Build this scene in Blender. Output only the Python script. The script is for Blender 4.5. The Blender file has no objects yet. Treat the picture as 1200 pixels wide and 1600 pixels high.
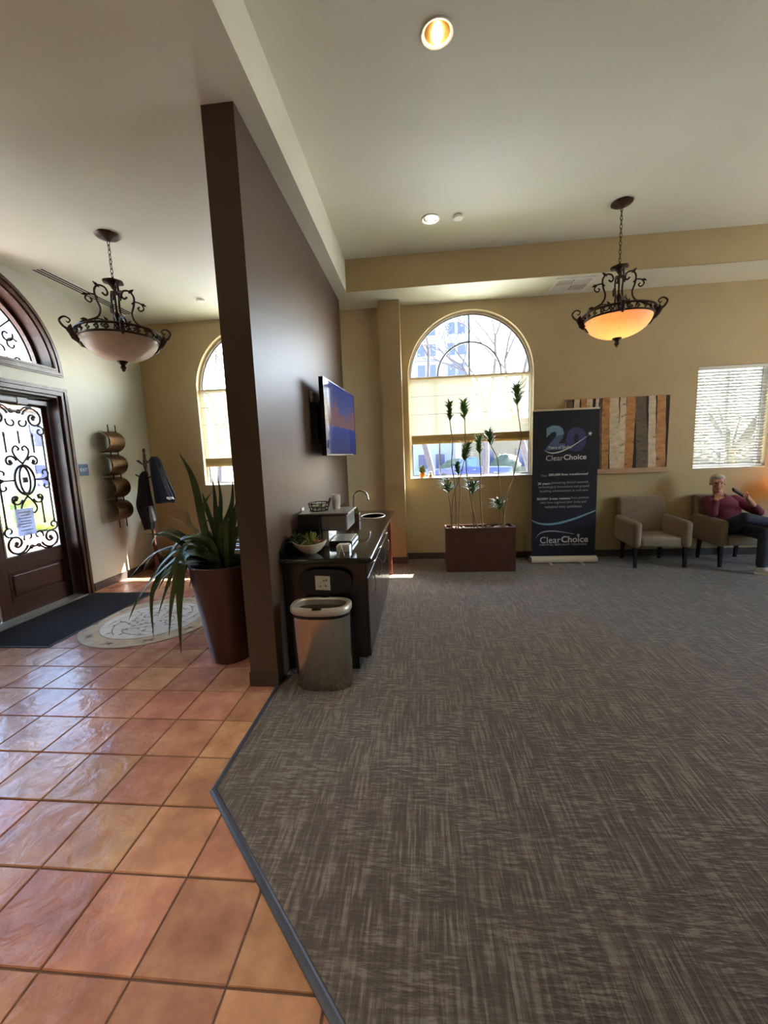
import bpy, bmesh, math, random
from mathutils import Vector, Matrix, noise

scene = bpy.context.scene
COL = scene.collection
PI = math.pi
random.seed(7)

# ------------------------------------------------------------------ camera
CAM_F, CAM_YAW, CAM_PITCH, CAM_ROLL, EYE = 635.46, -0.094794, -0.1358, -0.03876, 1.6
_fw = Vector((math.sin(CAM_YAW) * math.cos(CAM_PITCH), math.cos(CAM_YAW) * math.cos(CAM_PITCH), math.sin(CAM_PITCH)))
_rt = Vector((math.cos(CAM_YAW), -math.sin(CAM_YAW), 0))
_up = _rt.cross(_fw)
_c, _s = math.cos(CAM_ROLL), math.sin(CAM_ROLL)
_r2, _u2 = _c * _rt + _s * _up, -_s * _rt + _c * _up
camd = bpy.data.cameras.new('camera')
camd.sensor_fit = 'VERTICAL'
camd.sensor_height = 36.0
camd.lens = CAM_F / 1600 * 36.0
camd.clip_start, camd.clip_end = 0.05, 500
cam = bpy.data.objects.new('camera', camd)
COL.objects.link(cam)
cam.matrix_world = Matrix(((_r2.x, _u2.x, -_fw.x, 0), (_r2.y, _u2.y, -_fw.y, 0), (_r2.z, _u2.z, -_fw.z, EYE), (0, 0, 0, 1)))
scene.camera = cam

# ------------------------------------------------------------------ sky, sun, exposure
world = bpy.data.worlds.new('world')
scene.world = world
world.use_nodes = True
wt = world.node_tree
sky = wt.nodes.new('ShaderNodeTexSky')
sky.sky_type = 'NISHITA'
sky.sun_disc = False
sky.sun_elevation = math.radians(45)
sky.sun_rotation = math.radians(49)
sky.air_density, sky.dust_density, sky.ozone_density = 1.2, 2.0, 1.5
wt.nodes['Background'].inputs['Strength'].default_value = 0.48
wt.links.new(sky.outputs[0], wt.nodes['Background'].inputs['Color'])

sund = bpy.data.lights.new('sun', 'SUN')
sund.energy = 7.5
sund.angle = math.radians(0.6)
sund.color = (1.0, 0.97, 0.92)
sun = bpy.data.objects.new('sun', sund)
COL.objects.link(sun)
sun.rotation_euler = Vector((-0.75, -0.65, -1.0)).to_track_quat('-Z', 'Y').to_euler()
sun.location = (10, 15, 20)


def portal(loc, rot, sx, sy):
    d = bpy.data.lights.new('portal', 'AREA')
    d.shape, d.size, d.size_y = 'RECTANGLE', sx, sy
    d.cycles.is_portal = True
    o = bpy.data.objects.new('portal', d)
    COL.objects.link(o)
    o.location, o.rotation_euler = loc, rot


portal((-2.51, 6.37, 2.43), (-PI / 2, 0, 0), 1.8, 2.4)
portal((0.735, 6.37, 2.43), (-PI / 2, 0, 0), 1.8, 2.4)
portal((4.295, 6.37, 1.95), (-PI / 2, 0, 0), 0.95, 1.42)
portal((-4.56, 3.7, 1.3), (0, -PI / 2, 0), 2.3, 1.9)
portal((-4.56, 3.7, 3.2), (0, -PI / 2, 0), 1.0, 1.9)


portal((7.72, 3.25, 1.85), (0, PI / 2, 0), 1.9, 1.5)

vs = scene.view_settings
vs.view_transform = 'Standard'
vs.look = 'None'
vs.gamma = 1.0
vs.use_curve_mapping = False
vs.exposure = 3.12
scene.cycles.use_denoising = True
scene.cycles.max_bounces = 10
scene.cycles.diffuse_bounces = 6
scene.cycles.glossy_bounces = 4
scene.cycles.transparent_max_bounces = 12
scene.cycles.sample_clamp_indirect = 6.0
scene.cycles.caustics_reflective = False
scene.cycles.caustics_refractive = False

# ------------------------------------------------------------------ materials
MATS = {}


def lin(r, g, b):
    f = lambda c: ((c / 255 + 0.055) / 1.055) ** 2.4 if c > 10 else c / 255 / 12.92
    return (f(r), f(g), f(b), 1.0)


def mat(name, rgb, rough=0.6, metal=0.0, var=0.12, scale=6.0, bump=0.0, bscale=60.0, coat=0.0, rnd=0.0, spec=0.5, stretch=(1, 1, 1), detail=4.0, sheen=0.0):
    """principled material with noise colour variation, fine relief and optional per-object variation"""
    m = bpy.data.materials.new(name)
    m.use_nodes = True
    nt = m.node_tree
    p = nt.nodes['Principled BSDF']
    tc = nt.nodes.new('ShaderNodeTexCoord')
    mp = nt.nodes.new('ShaderNodeMapping')
    mp.inputs['Scale'].default_value = stretch
    nt.links.new(tc.outputs['Object'], mp.inputs['Vector'])
    nz = nt.nodes.new('ShaderNodeTexNoise')
    nz.inputs['Scale'].default_value = scale
    nz.inputs['Detail'].default_value = detail
    nt.links.new(mp.outputs[0], nz.inputs['Vector'])
    c = lin(*rgb)
    rp = nt.nodes.new('ShaderNodeValToRGB')
    rp.color_ramp.elements[0].position, rp.color_ramp.elements[1].position = 0.3, 0.7
    rp.color_ramp.elements[0].color = [max(0, x * (1 - var)) for x in c[:3]] + [1]
    rp.color_ramp.elements[1].color = [min(1, x * (1 + var)) for x in c[:3]] + [1]
    nt.links.new(nz.outputs['Fac'], rp.inputs['Fac'])
    out = rp.outputs['Color']
    if rnd:
        oi = nt.nodes.new('ShaderNodeObjectInfo')
        mr = nt.nodes.new('ShaderNodeMapRange')
        mr.inputs['To Min'].default_value, mr.inputs['To Max'].default_value = 1 - rnd, 1 + rnd
        nt.links.new(oi.outputs['Random'], mr.inputs['Value'])
        hs = nt.nodes.new('ShaderNodeHueSaturation')
        nt.links.new(mr.outputs[0], hs.inputs['Value'])
        nt.links.new(out, hs.inputs['Color'])
        out = hs.outputs['Color']
    nt.links.new(out, p.inputs['Base Color'])
    p.inputs['Roughness'].default_value = rough
    p.inputs['Metallic'].default_value = metal
    p.inputs['Specular IOR Level'].default_value = spec
    p.inputs['Coat Weight'].default_value = coat
    p.inputs['Sheen Weight'].default_value = sheen
    if bump:
        n2 = nt.nodes.new('ShaderNodeTexNoise')
        n2.inputs['Scale'].default_value = bscale
        n2.inputs['Detail'].default_value = 3
        nt.links.new(mp.outputs[0], n2.inputs['Vector'])
        bp = nt.nodes.new('ShaderNodeBump')
        bp.inputs['Strength'].default_value = bump
        bp.inputs['Distance'].default_value = 0.01
        nt.links.new(n2.outputs['Fac'], bp.inputs['Height'])
        nt.links.new(bp.outputs[0], p.inputs['Normal'])
    MATS[name] = m
    return m


def emit(name, rgb, strength):
    m = bpy.data.materials.new(name)
    m.use_nodes = True
    nt = m.node_tree
    p = nt.nodes['Principled BSDF']
    p.inputs['Base Color'].default_value = lin(*rgb)
    p.inputs['Emission Color'].default_value = lin(*rgb)
    p.inputs['Emission Strength'].default_value = strength
    MATS[name] = m
    return m


def glass(name, tint=(1, 1, 1), refl=0.06, rough=0.01):
    m = bpy.data.materials.new(name)
    m.use_nodes = True
    nt = m.node_tree
    nt.nodes.remove(nt.nodes['Principled BSDF'])
    t = nt.nodes.new('ShaderNodeBsdfTransparent')
    t.inputs[0].default_value = (*tint, 1)
    g = nt.nodes.new('ShaderNodeBsdfGlossy')
    g.inputs['Roughness'].default_value = rough
    lw = nt.nodes.new('ShaderNodeLayerWeight')              # Schlick reflectance, alike from both sides of the thin pane
    lw.inputs[0].default_value = 0.5
    pw = nt.nodes.new('ShaderNodeMath')
    pw.operation = 'POWER'
    pw.inputs[1].default_value = 5.0
    nt.links.new(lw.outputs['Facing'], pw.inputs[0])
    fr = nt.nodes.new('ShaderNodeMapRange')
    fr.inputs['To Min'].default_value = refl / 2
    nt.links.new(pw.outputs[0], fr.inputs['Value'])
    mx = nt.nodes.new('ShaderNodeMixShader')
    nt.links.new(fr.outputs[0], mx.inputs[0])
    nt.links.new(t.outputs[0], mx.inputs[1])
    nt.links.new(g.outputs[0], mx.inputs[2])
    nt.links.new(mx.outputs[0], nt.nodes['Material Output'].inputs[0])
    MATS[name] = m
    return m


def sheer(name, rgb, trans, transl, wscale=900):
    """woven fabric: partly open weave, partly translucent thread"""
    m = bpy.data.materials.new(name)
    m.use_nodes = True
    nt = m.node_tree
    nt.nodes.remove(nt.nodes['Principled BSDF'])
    c = lin(*rgb)
    tc = nt.nodes.new('ShaderNodeTexCoord')
    nz = nt.nodes.new('ShaderNodeTexNoise')
    nz.inputs['Scale'].default_value = 40
    nt.links.new(tc.outputs['Object'], nz.inputs['Vector'])
    rp = nt.nodes.new('ShaderNodeValToRGB')
    rp.color_ramp.elements[0].color = [x * 0.85 for x in c[:3]] + [1]
    rp.color_ramp.elements[1].color = [min(1, x * 1.1) for x in c[:3]] + [1]
    nt.links.new(nz.outputs['Fac'], rp.inputs['Fac'])
    d = nt.nodes.new('ShaderNodeBsdfDiffuse')
    tl = nt.nodes.new('ShaderNodeBsdfTranslucent')
    tp = nt.nodes.new('ShaderNodeBsdfTransparent')
    nt.links.new(rp.outputs[0], d.inputs[0])
    nt.links.new(rp.outputs[0], tl.inputs[0])
    m1 = nt.nodes.new('ShaderNodeMixShader')
    m1.inputs[0].default_value = transl
    nt.links.new(d.outputs[0], m1.inputs[1])
    nt.links.new(tl.outputs[0], m1.inputs[2])
    m2 = nt.nodes.new('ShaderNodeMixShader')
    m2.inputs[0].default_value = trans
    nt.links.new(m1.outputs[0], m2.inputs[1])
    nt.links.new(tp.outputs[0], m2.inputs[2])
    nt.links.new(m2.outputs[0], nt.nodes['Material Output'].inputs[0])
    MATS[name] = m
    return m


mat('wall_paint', (183, 162, 120), 0.55, var=0.03, scale=3, bump=0.06, bscale=180, spec=0.35)
mat('entry_paint', (196, 197, 180), 0.5, var=0.03, scale=3, bump=0.06, bscale=180, spec=0.4)
mat('taupe_paint', (86, 69, 58), 0.46, var=0.03, scale=3, bump=0.04, bscale=180, spec=0.38)
mat('ceiling_paint', (222, 222, 204), 0.6, var=0.02, scale=2, bump=0.05, bscale=200, spec=0.3)
mat('vinyl_base', (74, 64, 58), 0.45, var=0.06)
mat('rubber_edge', (62, 64, 74), 0.35, var=0.08)
mat('grout', (92, 66, 52), 0.8, var=0.2, scale=30)
mat('white_frame', (216, 212, 200), 0.45, var=0.03)
mat('window_metal', (150, 152, 150), 0.4, metal=0.3, var=0.05)
mat('dark_wood', (70, 38, 24), 0.42, var=0.35, scale=5, stretch=(6, 6, 0.6), bump=0.05, bscale=30, coat=0.05)
mat('dark_wood_h', (70, 38, 24), 0.42, var=0.35, scale=5, stretch=(6, 0.6, 6), bump=0.05, bscale=30, coat=0.05)
mat('iron', (46, 38, 32), 0.45, metal=0.6, var=0.3, scale=30, bump=0.2, bscale=80)
mat('bronze', (62, 44, 32), 0.42, metal=0.7, var=0.4, scale=30, bump=0.25, bscale=90)
mat('mat_fabric', (44, 42, 41), 0.95, spec=0.15, var=0.3, scale=120, bump=0.6, bscale=500)
mat('mat_rubber', (28, 28, 30), 0.6, var=0.1)
mat('stone_pale', (214, 204, 184), 0.25, var=0.12, scale=9)
mat('stone_tan', (196, 172, 138), 0.25, var=0.15, scale=9)
mat('stone_brown', (122, 92, 70), 0.3, var=0.2, scale=20)
mat('brown_glaze', (66, 36, 28), 0.28, var=0.12, scale=4, coat=0.3)
mat('planter_brown', (84, 48, 36), 0.4, var=0.12, scale=12)
mat('soil', (52, 40, 30), 0.95, var=0.4, scale=60, bump=0.8, bscale=120)
mat('pebble', (150, 136, 120), 0.7, var=0.25, scale=20, rnd=0.3)
mat('leaf_dark', (58, 84, 40), 0.38, var=0.3, scale=9, rnd=0.25, spec=0.5)
mat('leaf_pale', (164, 160, 132), 0.45, var=0.2, scale=9)
mat('leaf_song', (86, 120, 52), 0.45, var=0.45, scale=30, rnd=0.3)
mat('cane', (150, 122, 84), 0.7, var=0.3, scale=40, bump=0.3, bscale=90)
mat('espresso', (24, 14, 12), 0.28, var=0.3, scale=6, stretch=(6, 6, 0.6), coat=0.3)
mat('red_wood', (140, 74, 52), 0.35, var=0.2, scale=6, stretch=(6, 6, 0.6), coat=0.3)
mat('granite', (22, 21, 22), 0.1, var=0.6, scale=180, coat=0.3)
mat('chrome', (210, 208, 204), 0.12, metal=1.0, var=0.02)
mat('steel', (186, 178, 168), 0.22, metal=1.0, var=0.06, scale=60, stretch=(8, 8, 0.2))
mat('steel_trim', (200, 194, 186), 0.35, metal=0.5, var=0.04)
mat('black_plastic', (14, 14, 15), 0.3, var=0.1)
mat('black_matte', (18, 17, 17), 0.7, var=0.1)
mat('white_plastic', (228, 226, 218), 0.4, var=0.03)
mat('grey_plastic', (120, 118, 114), 0.35, var=0.05)
mat('porcelain', (232, 226, 212), 0.18, var=0.03)
mat('paper', (226, 224, 218), 0.7, var=0.04)
mat('print_grey', (120, 118, 120), 0.7, var=0.1)
mat('succulent', (104, 118, 66), 0.6, var=0.35, scale=30, rnd=0.3)
mat('succulent_blue', (64, 84, 72), 0.6, var=0.3, scale=30)
mat('succulent_red', (132, 84, 56), 0.6, var=0.3, scale=30)
mat('crate_wood', (112, 78, 62), 0.7, var=0.3, scale=20, stretch=(1, 6, 6))
mat('copper_band', (120, 92, 60), 0.4, metal=0.75, var=0.55, scale=7, bump=0.2, bscale=60, detail=8)
mat('exit_blue', (66, 104, 140), 0.5, var=0.04)
mat('denim_navy', (15, 18, 32), 0.85, var=0.25, scale=14, bump=0.4, bscale=40)
mat('charcoal_cloth', (28, 27, 33), 0.9, var=0.25, scale=14, bump=0.4, bscale=40)
mat('fabric_grey', (138, 118, 94), 0.9, var=0.12, scale=40, bump=0.35, bscale=400, sheen=0.3)
mat('leg_black', (22, 17, 15), 0.4, var=0.15)
mat('skin', (206, 150, 122), 0.55, var=0.08, scale=20)
mat('hair_grey', (196, 188, 176), 0.8, var=0.25, scale=60, bump=0.6, bscale=200)
mat('shirt_maroon', (112, 40, 56), 0.85, var=0.2, scale=18, bump=0.4, bscale=40)
mat('jeans', (48, 54, 66), 0.9, var=0.2, scale=25, bump=0.4, bscale=60)
mat('shoe_white', (206, 200, 192), 0.6, var=0.06)
mat('face_dark', (70, 44, 36), 0.6, var=0.1)
mat('lip', (166, 98, 86), 0.5, var=0.1)
mat('banner_navy', (22, 25, 40), 0.42, var=0.25, scale=1.6)
mat('banner_alu', (214, 200, 178), 0.35, metal=0.3, var=0.03)
mat('ink_white', (216, 212, 208), 0.6, var=0.03)
mat('ink_dim', (172, 168, 170), 0.6, var=0.03)
mat('ink_sky', (112, 146, 172), 0.6, var=0.06)
mat('ink_teal', (120, 158, 178), 0.6, var=0.06)
mat('ink_slate', (78, 98, 138), 0.6, var=0.06)
mat('ink_indigo', (60, 62, 112), 0.6, var=0.1)
mat('canvas_edge', (190, 150, 116), 0.7, var=0.1)
mat('canvas_dark', (46, 36, 28), 0.8, var=0.3, scale=12)
mat('pendant_glass_off', (226, 206, 186), 0.35, var=0.1, scale=7)
mat('terracotta_pot', (214, 128, 40), 0.5, var=0.1)
mat('leaf_lime', (88, 100, 24), 0.5, var=0.2, scale=20)
mat('shade_cloth', (236, 214, 176), 0.8, var=0.04)
# outside
mat('added_ground_strip', (112, 112, 84), 0.95, var=0.3, scale=5)
mat('asphalt', (90, 90, 94), 0.9, var=0.1, scale=3)
mat('concrete', (228, 222, 210), 0.9, var=0.08, scale=2)
mat('patio', (120, 78, 52), 0.8, var=0.15, scale=2)
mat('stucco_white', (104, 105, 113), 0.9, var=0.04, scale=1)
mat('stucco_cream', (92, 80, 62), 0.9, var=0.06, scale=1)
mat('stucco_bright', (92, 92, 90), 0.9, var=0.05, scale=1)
mat('far_window', (34, 37, 62), 0.25, var=0.2, scale=2)
mat('roof_tile', (150, 96, 74), 0.8, var=0.2, scale=3)
mat('bark', (58, 50, 50), 0.9, var=0.3, scale=6, bump=0.5, bscale=20)
mat('leaf_out', (54, 56, 38), 0.7, var=0.35, scale=4)
mat('bush', (30, 38, 15), 0.8, var=0.4, scale=6, bump=1.0, bscale=14)
mat('yucca', (44, 60, 20), 0.5, var=0.3, scale=6, rnd=0.2)
mat('truck_blue', (3, 36, 104), 0.25, var=0.04, coat=0.5)
mat('tyre', (34, 34, 36), 0.8, var=0.1)
mat('car_glass', (70, 90, 110), 0.08, var=0.05)
emit('lamp_warm', (255, 226, 180), 14)
mat('glow_amber_reflector', (214, 160, 84), 0.3, metal=0.8, var=0.1)  # amber stands for the lamp's warm glow on the reflector
emit('lamp_white', (255, 244, 220), 10)
emit('bulb_warm', (255, 170, 70), 6)
glass('pane_glass', (0.96, 0.98, 1.0))
sheer('shade_sheer', (222, 212, 178), 0.075, 0.19)
sheer('notice_paper', (196, 200, 216), 0.02, 0.45)
sheer('shade_fold', (214, 190, 132), 0.02, 0.45)
sheer('blind_white', (176, 174, 168), 0.0, 0.10)
sheer('alabaster', (250, 214, 172), 0.0, 0.15)
sheer('lamp_cloth', (250, 220, 170), 0.0, 0.6)


def node_mat(name):
    m = bpy.data.materials.new(name)
    m.use_nodes = True
    MATS[name] = m
    nt = m.node_tree
    return m, nt, nt.nodes['Principled BSDF'], (lambda t: nt.nodes.new(t)), nt.links.new


# terracotta tiles: cloudy colour, whole-tile shifts, undulating glazed surface
m, nt, p, N, Lk = node_mat('terracotta')
geo = N('ShaderNodeNewGeometry')
oi = N('ShaderNodeObjectInfo')
n1 = N('ShaderNodeTexNoise'); n1.inputs['Scale'].default_value = 5; n1.inputs['Detail'].default_value = 6; n1.inputs['Roughness'].default_value = 0.6
Lk(geo.outputs['Position'], n1.inputs['Vector'])
r1 = N('ShaderNodeValToRGB')
e = r1.color_ramp.elements
e[0].position, e[0].color = 0.28, lin(140, 96, 76)
e[1].position, e[1].color = 0.72, lin(192, 148, 112)
x = e.new(0.5); x.color = lin(170, 120, 92)
Lk(n1.outputs['Fac'], r1.inputs['Fac'])
hs = N('ShaderNodeHueSaturation')
mr = N('ShaderNodeMapRange'); mr.inputs['To Min'].default_value, mr.inputs['To Max'].default_value = 0.84, 1.14
Lk(oi.outputs['Random'], mr.inputs['Value']); Lk(mr.outputs[0], hs.inputs['Value'])
mr2 = N('ShaderNodeMapRange'); mr2.inputs['To Min'].default_value, mr2.inputs['To Max'].default_value = 0.485, 0.512
ma = N('ShaderNodeMath'); ma.operation = 'FRACT'
mm = N('ShaderNodeMath'); mm.operation = 'MULTIPLY'; mm.inputs[1].default_value = 7.31
Lk(oi.outputs['Random'], mm.inputs[0]); Lk(mm.outputs[0], ma.inputs[0]); Lk(ma.outputs[0], mr2.inputs['Value']); Lk(mr2.outputs[0], hs.inputs['Hue'])
Lk(r1.outputs['Color'], hs.inputs['Color'])
Lk(hs.outputs['Color'], p.inputs['Base Color'])
p.inputs['Roughness'].default_value = 0.24
n2 = N('ShaderNodeTexNoise'); n2.inputs['Scale'].default_value = 9; n2.inputs['Detail'].default_value = 5; n2.inputs['Distortion'].default_value = 0.6
Lk(geo.outputs['Position'], n2.inputs['Vector'])
b = N('ShaderNodeBump'); b.inputs['Strength'].default_value = 0.36; b.inputs['Distance'].default_value = 0.02
Lk(n2.outputs['Fac'], b.inputs['Height']); Lk(b.outputs[0], p.inputs['Normal'])

# carpet: cross-hatched woven streaks in two directions
m, nt, p, N, Lk = node_mat('carpet')
geo = N('ShaderNodeNewGeometry')


def streak(sx, sy, sc, lo, hi):
    mp = N('ShaderNodeMapping'); mp.inputs['Scale'].default_value = (sx, sy, 1)
    Lk(geo.outputs['Position'], mp.inputs['Vector'])
    n = N('ShaderNodeTexNoise'); n.inputs['Scale'].default_value = sc; n.inputs['Detail'].default_value = 2.5
    Lk(mp.outputs[0], n.inputs['Vector'])
    r = N('ShaderNodeMapRange'); r.inputs['From Min'].default_value, r.inputs['From Max'].default_value = lo, hi
    Lk(n.outputs['Fac'], r.inputs['Value'])
    return r.outputs[0]


a1 = streak(1, 0.085, 80, 0.40, 0.64)
a2 = streak(0.2, 1, 80, 0.40, 0.66)
sel = streak(1, 1, 3.6, 0.42, 0.62)
big = streak(1, 1, 1.3, 0.3, 0.7)
mx = N('ShaderNodeMix'); mx.data_type = 'FLOAT'
Lk(sel, mx.inputs[0]); Lk(a1, mx.inputs[2]); Lk(a2, mx.inputs[3])
mxx = N('ShaderNodeMath'); mxx.operation = 'MAXIMUM'
h1 = N('ShaderNodeMath'); h1.operation = 'MULTIPLY'; h1.inputs[1].default_value = 0.55
h2 = N('ShaderNodeMath'); h2.operation = 'MULTIPLY'; h2.inputs[1].default_value = 0.55
Lk(a1, h1.inputs[0]); Lk(a2, h2.inputs[0])
sm = N('ShaderNodeMath'); sm.operation = 'ADD'; Lk(h1.outputs[0], sm.inputs[0]); Lk(h2.outputs[0], sm.inputs[1])
av = N('ShaderNodeMix'); av.data_type = 'FLOAT'; av.inputs[0].default_value = 0.5
Lk(mx.outputs[0], av.inputs[2]); Lk(sm.outputs[0], av.inputs[3])
rc = N('ShaderNodeValToRGB')
e = rc.color_ramp.elements
e[0].position, e[0].color = 0.1, lin(70, 62, 57)
e[1].position, e[1].color = 0.95, lin(116, 109, 100)
x = e.new(0.5); x.color = lin(88, 80, 75)
Lk(av.outputs[0], rc.inputs['Fac'])
tint = N('ShaderNodeMix'); tint.data_type = 'RGBA'; tint.blend_type = 'MULTIPLY'; tint.inputs[0].default_value = 1.0
rt = N('ShaderNodeValToRGB'); rt.color_ramp.elements[0].color = (1.0, 0.92, 0.87, 1); rt.color_ramp.elements[1].color = (0.98, 1.0, 0.9, 1)
Lk(big, rt.inputs['Fac']); Lk(rc.outputs['Color'], tint.inputs[6]); Lk(rt.outputs['Color'], tint.inputs[7])
Lk(tint.outputs[2], p.inputs['Base Color'])
p.inputs['Roughness'].default_value = 0.9
p.inputs['Specular IOR Level'].default_value = 0.3
p.inputs['Sheen Weight'].default_value = 0.32
p.inputs['Sheen Tint'].default_value = (1.0, 0.88, 0.72, 1)
b = N('ShaderNodeBump'); b.inputs['Strength'].default_value = 0.5; b.inputs['Distance'].default_value = 0.006
Lk(av.outputs[0], b.inputs['Height']); Lk(b.outputs[0], p.inputs['Normal'])


def birch(name, base, dark, mark):
    """painted birch bark: pale or tan skin with dark horizontal scars"""
    m, nt, p, N, Lk = node_mat(name)
    tc = N('ShaderNodeTexCoord')
    oi = N('ShaderNodeObjectInfo')
    ad = N('ShaderNodeVectorMath'); ad.operation = 'ADD'
    Lk(tc.outputs['Object'], ad.inputs[0]); Lk(oi.outputs['Random'], ad.inputs[1])
    mp = N('ShaderNodeMapping'); mp.inputs['Scale'].default_value = (4, 1, 9)
    Lk(ad.outputs[0], mp.inputs['Vector'])
    n = N('ShaderNodeTexNoise'); n.inputs['Scale'].default_value = 2.2; n.inputs['Detail'].default_value = 6
    Lk(mp.outputs[0], n.inputs['Vector'])
    r = N('ShaderNodeValToRGB')
    e = r.color_ramp.elements
    e[0].position, e[0].color = 0.27, lin(*mark)
    e[1].position, e[1].color = 0.75, lin(*base)
    x = e.new(0.36); x.color = lin(*dark)
    Lk(n.outputs['Fac'], r.inputs['Fac'])
    Lk(r.outputs['Color'], p.inputs['Base Color'])
    p.inputs['Roughness'].default_value = 0.6


birch('birch_white', (226, 208, 180), (196, 172, 140), (60, 44, 34))
birch('birch_gold', (204, 148, 82), (170, 112, 56), (84, 50, 26))
birch('birch_brown', (120, 98, 70), (90, 70, 48), (46, 34, 24))

# television picture: blue scene with orange peaks, glossy panel
m, nt, p, N, Lk = node_mat('tv_picture')
tc = N('ShaderNodeTexCoord')
sp = N('ShaderNodeSeparateXYZ'); Lk(tc.outputs['Generated'], sp.inputs[0])
nw = N('ShaderNodeTexNoise'); nw.noise_dimensions = '1D'; nw.inputs['Scale'].default_value = 5; nw.inputs['Detail'].default_value = 3
Lk(sp.outputs['Y'], nw.inputs['W'])
pk = N('ShaderNodeMapRange'); pk.inputs['From Min'].default_value, pk.inputs['From Max'].default_value = 0.3, 0.7
pk.inputs['To Min'].default_value, pk.inputs['To Max'].default_value = 0.40, 0.85
Lk(nw.outputs['Fac'], pk.inputs['Value'])
lt = N('ShaderNodeMath'); lt.operation = 'LESS_THAN'; Lk(sp.outputs['Z'], lt.inputs[0]); Lk(pk.outputs[0], lt.inputs[1])
gt = N('ShaderNodeMath'); gt.operation = 'GREATER_THAN'; gt.inputs[1].default_value = 0.40; Lk(sp.outputs['Z'], gt.inputs[0])
an = N('ShaderNodeMath'); an.operation = 'MULTIPLY'; Lk(lt.outputs[0], an.inputs[0]); Lk(gt.outputs[0], an.inputs[1])
skyr = N('ShaderNodeValToRGB')
e = skyr.color_ramp.elements
e[0].position, e[0].color = 0.0, lin(40, 62, 120)
e[1].position, e[1].color = 1.0, lin(60, 76, 160)
x = e.new(0.38); x.color = lin(52, 78, 168)
x = e.new(0.42); x.color = lin(96, 110, 160)
Lk(sp.outputs['Z'], skyr.inputs['Fac'])
pm = N('ShaderNodeMix'); pm.data_type = 'RGBA'; pm.inputs[7].default_value = lin(140, 104, 116)
Lk(an.outputs[0], pm.inputs[0]); Lk(skyr.outputs['Color'], pm.inputs[6])
p.inputs['Base Color'].default_value = (0.01, 0.01, 0.012, 1)
p.inputs['Roughness'].default_value = 0.06
p.inputs['Specular IOR Level'].default_value = 0.6
Lk(pm.outputs[2], p.inputs['Emission Color'])
p.inputs['Emission Strength'].default_value = 0.06

# two-blue print of the big numeral on the banner
# ------------------------------------------------------------------ geometry helpers


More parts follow.
